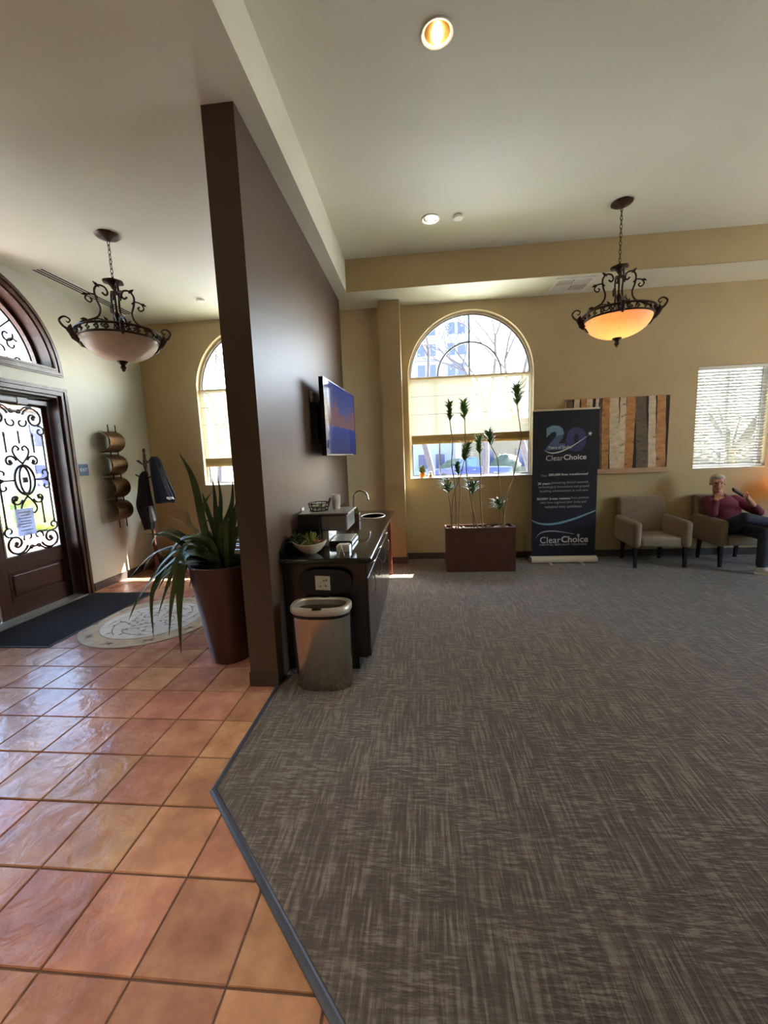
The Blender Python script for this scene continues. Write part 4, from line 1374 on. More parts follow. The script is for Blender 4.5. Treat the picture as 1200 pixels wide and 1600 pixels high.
# ---- tall glazed pot with its strap-leaved plant
POT = (-1.615, 3.075, 0.0)
t = thing('tall_pot', 'tall tapered brown glazed pot beside the partition end', 'plant pot', POT)
prof = [(0.0, 0.0), (0.150, 0.0), (0.156, 0.012), (0.182, 0.20), (0.218, 0.45), (0.252, 0.70), (0.262, 0.792), (0.262, 0.806), (0.252, 0.812), (0.243, 0.802), (0.232, 0.68), (0.0, 0.68)]
obj('body', G().lathe(prof[1:11] + [(0.002, 0.68)], 48), 'brown_glaze', t, True)
obj('soil', G().lathe([(0.002, 0.70), (0.12, 0.715), (0.232, 0.70), (0.228, 0.685), (0.002, 0.685)], 32), 'soil', t, True)

LEAVES = [(0.05, [(-1.787, 3.1, 0.832), (-1.761, 3.1, 1.082), (-1.81, 3.1, 1.467), (-1.908, 3.1, 1.693)]), (0.03, [(-1.709, 3.15, 0.829), (-1.697, 3.15, 0.953), (-1.673, 3.15, 1.308), (-1.681, 3.15, 1.495)]), (0.03, [(-1.703, 3.2, 0.816), (-1.685, 3.2, 1.002), (-1.65, 3.2, 1.302), (-1.659, 3.2, 1.492)]), (0.04, [(-1.644, 3.1, 0.841), (-1.627, 3.1, 1.021), (-1.513, 3.1, 1.258), (-1.487, 3.1, 1.476)]), (0.03, [(-1.752, 3.05, 0.855), (-1.734, 3.05, 1.033), (-1.72, 3.05, 1.265), (-1.618, 3.05, 1.388)]), (0.045, [(-1.701, 3.05, 0.828), (-1.828, 3.05, 0.904), (-2.037, 3.05, 1.024), (-2.258, 3.05, 1.055)]), (0.03, [(-1.794, 3.2, 0.807), (-1.873, 3.2, 0.919), (-2.069, 3.2, 1.043), (-2.203, 3.2, 1.074)]), (0.03, [(-1.839, 3.25, 0.795), (-1.956, 3.25, 0.942), (-2.236, 3.25, 1.026), (-2.38, 3.25, 0.854)]), (0.025, [(-1.913, 3.35, 0.77), (-2.009, 3.35, 1.042), (-2.063, 3.35, 1.197), (-2.207, 3.35, 1.235)]), (0.03, [(-1.85, 3.3, 0.782), (-1.9, 3.3, 0.976), (-2.034, 3.3, 1.086), (-2.183, 3.3, 1.157)]), (0.018, [(-1.728, 3.05, 0.828), (-1.838, 3.05, 0.962), (-2.185, 3.05, 0.889), (-2.502, 3.05, 0.605)]), (0.035, [(-1.671, 2.95, 0.854), (-1.877, 2.95, 0.893), (-2.224, 2.95, 0.626), (-2.396, 2.95, 0.363)]), (0.05, [(-1.699, 3.0, 0.841), (-1.825, 3.0, 0.911), (-2.042, 3.0, 0.799), (-2.205, 3.0, 0.539)]), (0.045, [(-1.671, 2.95, 0.854), (-1.876, 2.95, 0.903), (-2.149, 2.95, 0.625), (-2.199, 2.95, 0.216)]), (0.045, [(-1.671, 2.95, 0.854), (-1.829, 2.95, 0.892), (-1.985, 2.95, 0.597), (-2.065, 2.95, 0.227)]), (0.06, [(-1.633, 2.88, 0.856), (-1.796, 2.88, 0.909), (-1.888, 2.88, 0.595), (-1.932, 2.88, 0.11)]), (0.03, [(-1.728, 3.05, 0.828), (-1.854, 3.05, 0.91), (-2.036, 3.05, 0.753), (-2.082, 3.05, 0.593)]), (0.028, [(-1.616, 2.85, 0.864), (-1.586, 2.85, 0.913), (-1.564, 2.85, 0.779), (-1.597, 2.85, 0.594)]), (0.035, [(-1.756, 3.1, 0.816), (-1.887, 3.1, 0.877), (-2.162, 3.1, 0.903), (-2.327, 3.1, 0.753)]), (0.03, [(-1.515, 2.85, 0.863), (-1.467, 2.85, 0.901), (-1.461, 2.85, 0.852), (-1.471, 2.85, 0.803)]), (0.035, [(-1.669, 3.2, 0.816), (-1.629, 3.2, 1.007), (-1.545, 3.2, 1.193), (-1.5, 3.2, 1.324)]), (0.035, [(-1.752, 3.25, 0.805), (-1.759, 3.25, 1.027), (-1.81, 3.25, 1.247), (-1.833, 3.25, 1.356)]), (0.03, [(-1.646, 3.0, 0.84), (-1.668, 3.0, 0.996), (-1.812, 3.0, 1.034), (-1.911, 3.0, 1.0)]), (0.03, [(-1.632, 3.15, 0.828), (-1.575, 3.15, 0.962), (-1.459, 3.15, 1.04), (-1.385, 3.15, 0.958)])]
CANES = [((0.391, 5.56, 2.302), [(0.395, 5.56, 2.037), (0.424, 5.56, 1.718), (0.411, 5.56, 1.464), (0.442, 5.56, 1.231), (0.462, 5.56, 0.873), (0.459, 5.56, 0.616)], 0.03), ((0.574, 5.56, 2.276), [(0.588, 5.56, 2.045), (0.593, 5.56, 1.762), (0.598, 5.56, 1.457), (0.621, 5.56, 1.225), (0.677, 5.56, 0.893), (0.743, 5.56, 0.61)], 0.045), ((0.618, 5.56, 1.735), [(0.573, 5.56, 1.492), (0.511, 5.56, 1.263), (0.421, 5.56, 0.997), (0.398, 5.56, 0.618)], 0.06), ((0.48, 5.56, 1.487), [(0.494, 5.56, 1.315), (0.51, 5.56, 1.203), (0.516, 5.56, 1.029), (0.485, 5.56, 0.616)], 0.035), ((0.761, 5.56, 1.855), [(0.776, 5.56, 1.586), (0.791, 5.56, 1.322), (0.781, 5.56, 1.09), (0.812, 5.56, 0.608)], 0.035), ((0.894, 5.56, 1.874), [(0.926, 5.56, 1.681), (1.009, 5.56, 1.509), (1.026, 5.56, 1.263), (1.051, 5.56, 1.082), (1.076, 5.56, 0.926), (1.11, 5.56, 0.637)], 0.055), ((1.244, 5.56, 2.444), [(1.254, 5.56, 2.194), (1.305, 5.56, 1.806), (1.29, 5.56, 1.658), (1.242, 5.56, 1.433), (1.201, 5.56, 1.231), (1.118, 5.56, 0.942), (1.068, 5.56, 0.62)], 0.055), ((0.339, 5.56, 1.234), [(0.362, 5.56, 1.077), (0.385, 5.56, 0.857), (0.398, 5.56, 0.618)], 0.06), ((0.689, 5.56, 1.231), [(0.679, 5.56, 1.05), (0.685, 5.56, 0.849), (0.7, 5.56, 0.611)], 0.06), ((1.026, 5.56, 0.936), [(1.042, 5.56, 0.822), (1.051, 5.56, 0.726), (1.051, 5.56, 0.638)], 0.05)]
pl = thing('strap_leaf_plant', 'dark green strap-leaved plant drooping from the tall brown pot', 'plant', (POT[0], POT[1], 0.69))


def strap(pts, w, seed, fold=0.22, twist=0.0, taper=1.0):
    """long leaf: ribbon with a keel, broad in the middle, pointed at the tip"""
    r = random.Random(seed)
    C = bez(pts, 8)
    g = G()
    vs = []
    k = len(C)
    side = None
    for i, p in enumerate(C):
        a, b = C[max(i - 1, 0)], C[min(i + 1, k - 1)]
        t_ = (b - a).normalized()
        f = i / (k - 1)
        ref = Vector((0.25, -1.0, 0.35)) if abs(t_.z) > 0.75 else Vector((0.0, -0.45, 1.0))
        sd = t_.cross(ref)
        sd.normalize()
        if side is not None:
            sd = (side * 0.6 + sd * 0.4).normalized()
        side = sd
        nn = sd.cross(t_).normalized()
        wid = w * 0.5 * (0.45 + 0.75 * math.sin(PI * min(1, f * 0.9 + 0.08)) ** 0.8) * (1 if f < 0.72 else max(0.03, (1 - f) / 0.28) ** 0.75)
        for u in (-1, 0, 1):
            vs.append(p + sd * (wid * u) + nn * (wid * fold * (abs(u) - 0.3)))
    for i in range(k - 1):
        for j in (0, 1):
            g.f.append((i * 3 + j, i * 3 + j + 1, (i + 1) * 3 + j + 1, (i + 1) * 3 + j))
    g.v = [tuple(v) for v in vs]
    return g


off = Vector((POT[0], POT[1], 0.69))
for k, (w_, pts) in enumerate(LEAVES):
    if k in (17, 19):
        continue
    P = [Vector(p) for p in pts]
    b0 = Vector((POT[0] + (P[0].x - POT[0]) * 0.35, POT[1] + (P[0].y - POT[1]) * 0.35, 0.705))
    P[0] = Vector((POT[0] + (P[0].x - POT[0]) * 0.5, P[0].y * 0.6 + POT[1] * 0.4, max(P[0].z, 0.84)))
    P = [b0] + P
    pale = k in (8, 9, 10, 17, 19)
    obj('leaf', strap([p - off for p in P], w_, k), 'leaf_pale' if pale else 'leaf_dark', pl, True)
rr_ = random.Random(11)
for k in range(14):                                     # arching leaves massed over the entry side of the rim
    a = rr_.uniform(2.3, 4.3)
    d = Vector((math.cos(a), math.sin(a) * 0.8, 0))
    r1, h1, r2 = rr_.uniform(0.22, 0.34), rr_.uniform(0.16, 0.34), rr_.uniform(0.5, 0.72)
    z2 = rr_.uniform(-0.28, 0.16)
    obj('leaf', strap([d * 0.05 + Vector((0, 0, 0.015)), d * r1 * 0.5 + Vector((0, 0, h1 * 0.75)), d * r1 + Vector((0, 0, h1)), d * (r1 + r2) / 2 + Vector((0, 0, (h1 + z2) / 2 + 0.05)), d * r2 + Vector((0, 0, z2))], rr_.uniform(0.032, 0.05), 150 + k), 'leaf_dark', pl, True)
for k in range(10):                                     # upright and far-side leaves
    a = rr_.uniform(-0.6, 2.6)
    h = rr_.uniform(0.28, 0.62)
    l = rr_.uniform(0.05, 0.22)
    d = Vector((math.cos(a) * 0.6, math.sin(a), 0))
    obj('leaf', strap([Vector((0, 0, 0.01)) + d * 0.05, d * (0.07 + l * 0.3) + Vector((0, 0, h * 0.5)), d * (0.08 + l * 0.7) + Vector((0, 0, h * 0.9)), d * (0.1 + l * 1.1) + Vector((0, 0, h))], 0.034, 50 + k), 'leaf_dark', pl, True)
for k, (x_, y_) in enumerate(((0.16, 0.02), (0.185, 0.06), (0.13, 0.09))):      # bare flower stalks
    obj('stalk', G().tube([(x_, y_, 0.01), (x_ + 0.01, y_, 0.25), (x_ + 0.005 * k, y_, 0.52)], [0.006, 0.005, 0.004], 6), 'leaf_dark', pl, True)
# ================================================================== coffee counter
CF, CB, CTOP = -0.405, -1.050, 0.885


def base_unit(y0, y1, label, drawers=True, near_end=False):
    t = thing('base_cabinet', label, 'cabinet', (-0.73, (y0 + y1) / 2, 0.0), group='espresso base cabinets under the counter')
    hx, hy = (CF - CB) / 2 - 0.005, (y1 - y0) / 2 - 0.001
    cx = 0.0
    obj('body', G().box(-hx, hx - 0.018, -hy, hy, 0.10, 0.842), 'espresso', t)
    obj('toe_kick', G().box(-hx, hx - 0.09, -hy, hy, 0.007, 0.10), 'black_matte', t)
    fx0, fx1 = hx - 0.017, hx + 0.002
    d = obj('drawer', G().rbox(fx0, fx1, -hy + 0.003, hy - 0.003, 0.725, 0.838, 0.003, 1), 'espresso', t)
    yc = 0.0
    obj('pull', G().tube([(fx1, -0.05, 0.79), (fx1 + 0.022, -0.035, 0.79), (fx1 + 0.030, 0, 0.79), (fx1 + 0.022, 0.035, 0.79), (fx1, 0.05, 0.79)], 0.0055, 6), 'chrome', d, True)
    n = 2 if (y1 - y0) > 0.6 else 1
    wd = 2 * hy / n
    for k in range(n):
        a, b = -hy + k * wd, -hy + (k + 1) * wd
        dd = obj('cabinet_door', G().rbox(fx0, fx1, a + 0.003, b - 0.003, 0.108, 0.718, 0.003, 1), 'espresso', t)
        yh = a + wd / 2
        obj('pull', G().tube([(fx1, yh - 0.02, 0.53), (fx1 + 0.022, yh - 0.012, 0.56), (fx1 + 0.03, yh, 0.61), (fx1 + 0.022, yh + 0.012, 0.66), (fx1, yh + 0.02, 0.69)], 0.0055, 6), 'chrome', dd, True)
    return t


base_unit(2.872, 3.33, 'dark espresso cabinet behind the steel bin at the near counter end')
base_unit(3.33, 3.84, 'dark espresso cabinet in the middle of the coffee counter')
base_unit(3.84, 4.66, 'dark espresso cabinet next to the open knee space of the counter')
o = obj('counter_end_panel', G().rbox(-0.31, 0.31, -0.018, 0.018, 0.007, 0.843, 0.004, 1), 'red_wood', None, loc=(-0.735, 5.35, 0))
tag(o, 'reddish wood end panel carrying the far end of the counter', 'panel')

wt_ = thing('worktop', 'black polished stone worktop of the coffee counter', 'worktop', (0, 0, 0))
SX, SY, SRX, SRY = -0.60, 4.87, 0.135, 0.185
g = holed([(CB + 0.0, 2.815), (-0.386, 2.815), (-0.386, 5.395), (CB + 0.0, 5.395)], [[(SX + SRX * math.cos(a), SY + SRY * math.sin(a)) for a in [2 * PI * i / 36 for i in range(36)]]], FF, 0.845, CTOP)
obj('slab', g, 'granite', wt_)
obj('front_edge', G().tube([(-0.386, 2.818, 0.865), (-0.386, 5.392, 0.865)], 0.0195, 10), 'granite', wt_, True)
obj('near_edge', G().tube([(-1.045, 2.815, 0.865), (-0.388, 2.815, 0.865)], 0.0195, 10), 'granite', wt_, True)
obj('backsplash', G().prism([(2.83, CTOP), (5.39, CTOP), (5.39, 1.0), (2.93, 1.0), (2.83, 0.94)], FE, -1.053, -1.033), 'granite', wt_)

t = thing('sink', 'white oval undermount sink set in the black worktop', 'sink', (SX, SY, 0.0))
pr = [(1.10, 0.8855), (1.11, 0.889), (1.07, 0.893), (1.0, 0.891), (0.97, 0.875), (0.95, 0.83), (0.93, 0.78), (0.8, 0.735), (0.3, 0.722), (0.1, 0.72)]
g = G().lathe([(r, z) for r, z in pr] + [(0.1, 0.712), (0.82, 0.725), (0.97, 0.80), (0.985, 0.8855), (1.10, 0.8855)], 36)
obj('basin', g.xf(lambda v: (v.x * SRX, v.y * SRY, v.z)), 'porcelain', t, True)
obj('drain', G().lathe([(0.002, 0.723), (0.02, 0.723), (0.022, 0.719), (0.002, 0.719)], 14), 'chrome', t, True)
t = thing('faucet', 'chrome gooseneck faucet behind the white sink', 'faucet', (-0.83, 4.87, CTOP))
obj('base', G().lathe([(0.026, 0.0), (0.026, 0.008), (0.018, 0.014), (0.016, 0.06), (0.002, 0.062)], 16), 'chrome', t, True)
obj('spout', G().tube(bez([(0, 0, 0.05), (0, 0, 0.2), (0.02, 0, 0.275), (0.085, 0, 0.315), (0.155, 0, 0.285), (0.18, 0, 0.215), (0.182, 0, 0.19)], 6), 0.0105, 10), 'chrome', t, True)
obj('lever', G().tube([(0.0, 0.016, 0.05), (0.0, 0.05, 0.065), (0.0, 0.085, 0.09)], [0.008, 0.007, 0.006], 8), 'chrome', t, True)

# ---- things on the counter
t = thing('coffee_machine', 'black bean-to-cup coffee machine with a grey head on the counter', 'coffee machine', (-0.80, 3.36, CTOP))
obj('body', G().rbox(-0.205, -0.02, -0.20, 0.20, 0.0, 0.268, 0.008), 'black_plastic', t)
obj('head', G().rbox(-0.02, 0.20, -0.185, 0.185, 0.135, 0.268, 0.014, 3), 'grey_plastic', t)
obj('top_plate', G().rbox(-0.20, 0.215, -0.20, 0.20, 0.2685, 0.283, 0.005), 'grey_plastic', t)
obj('splash_panel', G().rbox(-0.02, 0.035, -0.15, 0.15, 0.0, 0.134, 0.004), 'steel_trim', t)
dt = obj('drip_tray', G().rbox(0.036, 0.225, -0.16, 0.16, 0.0, 0.042, 0.008), 'black_plastic', t)
obj('drip_grate', G().rbox(0.045, 0.215, -0.15, 0.15, 0.0425, 0.048, 0.002), 'steel_trim', dt)
for yy in (-0.03, 0.03):
    obj('spout', G().tube([(0.10, yy, 0.136), (0.10, yy, 0.108)], [0.013, 0.009], 8), 'black_plastic', t, True)
o = obj('power_cord', G().tube(bez([(-1.045, 3.40, 1.115), (-1.02, 3.36, 1.115), (-1.00, 3.33, 1.10), (-1.018, 3.34, 1.02), (-1.025, 3.40, 0.90)], 6), 0.006, 6), 'black_plastic', None, True)
tag(o, 'short black power cord running from the wall outlet to the coffee machine', 'cord')

t = thing('pod_basket', 'black wire basket of white cups on top of the coffee machine', 'basket', (-0.865, 3.34, CTOP + 0.284))
g = G()
for z, r in ((0.004, 0.075), (0.035, 0.085), (0.065, 0.09)):
    g.tube([(r * math.cos(2 * PI * i / 20), r * 1.1 * math.sin(2 * PI * i / 20), z) for i in range(20)], 0.004, 5, closed=True)
for k in range(12):
    a = 2 * PI * k / 12
    g.tube([(0.07 * math.cos(a), 0.077 * math.sin(a), 0.003), (0.09 * math.cos(a), 0.099 * math.sin(a), 0.066)], 0.003, 4)
obj('wire_frame', g, 'black_plastic', t, True)
obj('handle', G().tube(bez([(0.088, -0.02, 0.06), (0.098, -0.02, 0.10), (0.098, 0.02, 0.10), (0.088, 0.02, 0.06)], 5), 0.004, 5), 'black_plastic', t, True)
for k, (a, b) in enumerate(((-0.03, -0.03), (0.03, -0.025), (0.0, 0.03), (-0.045, 0.035), (0.045, 0.03))):
    c = obj('creamer_cup', G().lathe([(0.002, 0.006), (0.016, 0.006), (0.022, 0.04), (0.024, 0.042), (0.002, 0.044)], 12, (a, b, 0.004 + 0.012 * (k % 2))), 'white_plastic', t, True)
t = thing('paper_cup_stack', 'stack of white paper cups standing on the coffee machine', 'cup stack', (-0.735, 3.42, CTOP + 0.284))
for k in range(4):
    z = 0.012 * k
    obj('paper_cup', G().lathe([(0.030, z), (0.0375, z + 0.082), (0.0395, z + 0.085), (0.0375, z + 0.088), (0.035, z + 0.085), (0.028, z + 0.004)], 20), 'paper', t, True)

t = thing('wooden_crate', 'small brown wooden crate planter beside the sink', 'crate', (-0.80, 4.52, CTOP))
for k in range(3):
    z0 = 0.006 + k * 0.032
    obj('slat', G().box(-0.085, 0.085, -0.065, -0.058, z0, z0 + 0.027), 'crate_wood', t)
    obj('slat', G().box(-0.085, 0.085, 0.058, 0.065, z0, z0 + 0.027), 'crate_wood', t)
    obj('slat', G().box(-0.092, -0.085, -0.065, 0.065, z0, z0 + 0.027), 'crate_wood', t)
    obj('slat', G().box(0.085, 0.092, -0.065, 0.065, z0, z0 + 0.027), 'crate_wood', t)
obj('bottom_board', G().box(-0.085, 0.085, -0.058, 0.058, 0.0, 0.006), 'crate_wood', t)
obj('fill', G().box(-0.083, 0.083, -0.056, 0.056, 0.006, 0.075), 'soil', t)


def rosette(c, r, n, h, seed, wid=0.28):
    rr = random.Random(seed)
    g = G()
    for k in range(n):
        a = k * 2.399 + rr.uniform(-0.2, 0.2)
        f = (k + 1) / n
        L = r * (0.45 + 0.55 * f)
        up = h * (1.1 - 0.75 * f)
        d = Vector((math.cos(a), math.sin(a), 0))
        c0 = Vector(c)
        g.tube([c0 + d * 0.004, c0 + d * (L * 0.5) + Vector((0, 0, up * 0.75)), c0 + d * L + Vector((0, 0, up))], [r * 0.10, r * wid, r * 0.03], 5, flat=0.5)
    return g


t = thing('crate_succulent', 'tan and green succulents filling the wooden crate', 'plant', (-0.80, 4.52, CTOP + 0.076))
obj('rosette', rosette((-0.04, 0, 0), 0.055, 16, 0.07, 1), 'succulent_red', t, True)
obj('rosette', rosette((0.045, 0.01, 0), 0.05, 16, 0.08, 2), 'succulent', t, True)

t = thing('succulent_bowl', 'white boat-shaped bowl holding succulents on the near counter end', 'bowl', (-0.865, 2.985, CTOP))


def boat(v):
    f = abs(v.x) / 0.13
    return (v.x * (1.0 + 0.12 * f * f), v.y * (0.78 - 0.15 * f * f), v.z * (1 + 0.30 * min(1, f) ** 3))


prof = [(0.002, 0.004), (0.045, 0.0), (0.052, 0.004), (0.085, 0.028), (0.112, 0.058), (0.124, 0.082), (0.119, 0.083), (0.105, 0.058), (0.075, 0.032), (0.002, 0.02)]
obj('shell', G().lathe(prof, 36).xf(boat), 'porcelain', t, True)
obj('filling', G().lathe([(0.002, 0.055), (0.05, 0.062), (0.100, 0.058), (0.092, 0.045), (0.002, 0.04)], 24).xf(boat), 'soil', t, True)
t = thing('succulent_cluster', 'mixed green and rust succulents growing in the white bowl', 'plant', (-0.865, 2.985, CTOP + 0.058))
obj('blue_rosette', rosette((-0.095, 0.005, 0.0), 0.075, 26, 0.10, 3, 0.18), 'succulent_blue', t, True)
g = G()
rr = random.Random(9)
for k in range(46):
    a, q = rr.uniform(0, 6.28), rr.uniform(0.2, 1.0)
    p0 = Vector((0.012 + 0.012 * math.cos(a), 0.012 * math.sin(a), 0))
    d = Vector((math.cos(a) * 0.055 * q, math.sin(a) * 0.05 * q, 0))
    z = 0.055 + 0.065 * (1.05 - q * 0.5) * rr.uniform(0.75, 1.0)
    g.tube([p0, p0 + d * 0.5 + Vector((0, 0, z * 0.6)), p0 + d + Vector((0, 0, z))], [0.004, 0.006, 0.002], 5)
obj('feathery_sprig', g, 'succulent', t, True)
obj('green_rosette', rosette((-0.02, -0.035, 0.0), 0.05, 18, 0.045, 5), 'succulent', t, True)
obj('pale_rosette', rosette((0.055, -0.02, 0.0), 0.045, 16, 0.06, 6), 'cane', t, True)
obj('rust_rosette', rosette((0.09, 0.015, 0.0), 0.045, 16, 0.04, 7), 'succulent_red', t, True)

t = thing('table_card', 'small white tent card leaning near the front counter edge', 'card', (-0.60, 2.875, CTOP), 0.25)
g = G().prism([(-0.026, 0.0), (-0.024, 0.0), (0.002, 0.075), (0.026, 0.0), (0.028, 0.0), (0.0025, 0.079), (0.0005, 0.079)], lambda u, v, d: (u * 0.9, d, v), -0.04, 0.04)
obj('folded_card', g, 'paper', t)
for k in range(3):
    obj('print_line', G().box(0.0238 - 0.0066 * k, 0.0252 - 0.0066 * k, -0.026, 0.026, 0.012 + 0.02 * k, 0.019 + 0.02 * k), 'print_grey', t, loc=(0.0, 0, 0))
t = thing('condiment_box', 'small pale box of sugar packets in front of the coffee machine', 'box', (-0.615, 3.06, CTOP))
obj('tray', G().band([(-0.05, -0.045), (0.05, -0.045), (0.05, 0.045), (-0.05, 0.045)], [(-0.045, -0.04), (0.045, -0.04), (0.045, 0.04), (-0.045, 0.04)], FF, 0.0, 0.045).box(-0.045, 0.045, -0.04, 0.04, 0.0, 0.004), 'white_plastic', t)
for k in range(5):
    obj('packet', G().box(-0.04, 0.04, -0.034 + k * 0.016, -0.026 + k * 0.016, 0.005, 0.052), 'paper', t)

for (y, z, lb) in ((3.48, 1.12, 'white wall outlet behind the coffee machine'), (4.02, 2.20, 'white wall outlet above the media box behind the television')):
    t = thing('wall_outlet', lb, 'outlet', (PX1, y, z), group='outlets on the partition wall')
    obj('plate', G().rbox(0.0, 0.007, -0.037, 0.037, -0.06, 0.06, 0.003), 'white_plastic', t)
    for zz in (-0.024, 0.024):
        obj('socket', G().rbox(0.006, 0.0085, -0.016, 0.016, zz - 0.014, zz + 0.014, 0.002), 'grey_plastic', t)

# ---- television on its wall bracket
TVC = (-0.862, 4.55, 1.63)
t = thing('television', 'flat television showing a blue picture on the partition wall', 'television', TVC, -math.radians(3.4))
TW, TH = 0.655, 0.742
obj('housing', G().rbox(-0.045, -0.004, -TW, TW, 0.0, TH, 0.006), 'black_plastic', t)
obj('back_bulge', G().rbox(-0.075, -0.044, -TW * 0.75, TW * 0.75, 0.06, TH * 0.75, 0.012), 'black_plastic', t)
obj('bezel', G().band([(-TW, 0), (TW, 0), (TW, TH), (-TW, TH)], [(-TW + 0.010, 0.014), (TW - 0.010, 0.014), (TW - 0.010, TH - 0.010), (-TW + 0.010, TH - 0.010)], FE, -0.006, 0.001), 'black_plastic', t)
obj('screen', G().box(-0.005, -0.001, -TW + 0.010, TW - 0.010, 0.014, TH - 0.010), 'tv_picture', t)
t = thing('tv_bracket', 'black articulated wall bracket carrying the television', 'bracket', (PX1, 4.42, 1.98))
obj('wall_plate', G().rbox(0.0, 0.015, -0.12, 0.12, -0.22, 0.22, 0.004), 'black_matte', t)
obj('arm', G().rbox(0.012, 0.055, -0.05, 0.05, 0.05, 0.10, 0.004), 'black_matte', t)
obj('arm', G().rbox(0.012, 0.055, -0.05, 0.05, -0.12, -0.07, 0.004), 'black_matte', t)
obj('head_plate', G().rbox(0.055, 0.100, -0.15, 0.15, -0.16, 0.14, 0.004), 'black_matte', t)
t = thing('media_box', 'black media box mounted on the wall behind the television', 'media box', (PX1, 4.10, 1.80))
obj('case', G().rbox(0.0, 0.065, -0.16, 0.16, 0.0, 0.28, 0.008), 'black_matte', t)
obj('bracket', G().rbox(0.0, 0.05, -0.17, -0.05, 0.285, 0.345, 0.005), 'black_matte', t)
obj('cable', G().tube(bez([(0.03, -0.09, 0.34), (0.035, -0.08, 0.41), (0.02, -0.08, 0.44)], 5), 0.006, 6), 'black_matte', t, True)
obj('cable', G().tube(bez([(0.04, 0.02, 0.28), (0.06, 0.03, 0.36), (0.05, 0.10, 0.36), (0.05, 0.13, 0.28)], 5), 0.005, 6), 'black_matte', t, True)

# ---- sensor bin with its lid up
t = thing('sensor_bin', 'brushed steel sensor bin with raised black lid at the counter end', 'waste bin', (-0.722, 2.672, 0.0))


def bin_outline(sx, sy, n=44, p=3.2):
    out = []
    for i in range(n):
        a = 2 * PI * i / n
        c, s_ = math.cos(a), math.sin(a)
        q = 2 / (2.4 if s_ < 0 else p)
        out.append((sx * math.copysign(abs(c) ** q, c), sy * math.copysign(abs(s_) ** q, s_)))
    return out


def loft(rings, cap=True):
    g = G()
    n = len(rings[0])
    for r in rings:
        g.v += r
    for i in range(len(rings) - 1):
        for j in range(n):
            g.f.append((i * n + j, i * n + (j + 1) % n, (i + 1) * n + (j + 1) % n, (i + 1) * n + j))
    if cap:
        g.f.append(tuple(range(n))[::-1])
        g.f.append(tuple((len(rings) - 1) * n + j for j in range(n)))
    return g


ringz = lambda sx, sy, z: [(a, b, z) for a, b in bin_outline(sx, sy)]
obj('body', loft([ringz(0.192, 0.108, 0.006), ringz(0.196, 0.112, 0.02), ringz(0.206, 0.120, 0.52), ringz(0.206, 0.120, 0.53)]), 'steel', t, True)
obj('collar', loft([ringz(0.200, 0.114, 0.53), ringz(0.200, 0.114, 0.552)]), 'black_plastic', t, True)
o_, i_ = (0.214, 0.130), (0.176, 0.094)
rim = obj('rim', loft([ringz(o_[0] - 0.006, o_[1] - 0.006, 0.552), ringz(*o_, 0.562), ringz(*o_, 0.592), ringz(o_[0] - 0.008, o_[1] - 0.008, 0.604), ringz(i_[0] + 0.008, i_[1] + 0.008, 0.604), ringz(*i_, 0.596), ringz(i_[0], i_[1], 0.555)], cap=False), 'steel_trim', t, True)
obj('liner', loft([ringz(0.176, 0.094, 0.558), ringz(0.168, 0.088, 0.556)]), 'soil', t)
obj('sensor', G().rbox(-0.032, 0.032, -0.128, -0.092, 0.598, 0.608, 0.003), 'black_plastic', rim)
obj('hinge', G().rbox(-0.034, 0.034, 0.112, 0.142, 0.585, 0.622, 0.004), 'black_plastic', t)
lid = [(a, b) for a, b in bin_outline(0.196, 0.092, 44, 3.0)]
lg = G().prism([(a, 0.615 + 0.092 + b) for a, b in lid], lambda u, v, d: (u, d + 0.12 * (v - 0.6), v), 0.128, 0.144)
ld_ = obj('lid', lg, 'black_plastic', t)
obj('sticker', G().prism([(-0.055, 0.655), (0.055, 0.650), (0.052, 0.752), (-0.058, 0.757)], lambda u, v, d: (u - 0.012, d + 0.12 * (v - 0.6), v), 0.1255, 0.1275), 'paper', ld_)
g = G()
rr = random.Random(4)
for k in range(9):
    u, v = rr.uniform(-0.03, 0.03), rr.uniform(0.675, 0.735)
    s_ = rr.uniform(0.003, 0.008)
    g.prism([(u - s_, v - s_), (u + s_, v - s_ * 0.4), (u + s_ * 0.5, v + s_), (u - s_ * 0.6, v + s_ * 0.8)], lambda a, b, d: (a - 0.012, d + 0.12 * (b - 0.6), b), 0.1245, 0.1256)
obj('sticker_print', g, 'print_grey', ld_)
# ================================================================== waiting room, by the arched window
t = thing('planter_box', 'rectangular dark brown planter box below the arched window', 'planter', (0.767, 5.565, 0.0))
hx, hy, ph = 0.457, 0.145, 0.60
obj('shell', G().band([(-hx, -hy), (hx, -hy), (hx, hy), (-hx, hy)], [(-hx + 0.014, -hy + 0.014), (hx - 0.014, -hy + 0.014), (hx - 0.014, hy - 0.014), (-hx + 0.014, hy - 0.014)], FF, 0.007, ph), 'planter_brown', t)
obj('rim', G().band([(-hx - 0.004, -hy - 0.004), (hx + 0.004, -hy - 0.004), (hx + 0.004, hy + 0.004), (-hx - 0.004, hy + 0.004)], [(-hx + 0.018, -hy + 0.018), (hx - 0.018, -hy + 0.018), (hx - 0.018, hy - 0.018), (-hx + 0.018, hy - 0.018)], FF, ph, ph + 0.010), 'planter_brown', t)
obj('soil', G().box(-hx + 0.014, hx - 0.014, -hy + 0.014, hy - 0.014, 0.5, 0.575), 'soil', t)
rr = random.Random(21)
for k in range(26):
    a, b = rr.uniform(-hx + 0.05, hx - 0.05), rr.uniform(-hy + 0.045, hy - 0.045)
    s_ = rr.uniform(0.018, 0.036)
    obj('pebble', G().ball((0, 0, 0), (s_, s_ * rr.uniform(0.7, 1), s_ * 0.55), 8, 6), 'pebble', t, True, loc=(a, b, 0.577 + s_ * 0.2), rot=(0, 0, rr.uniform(0, 3)))

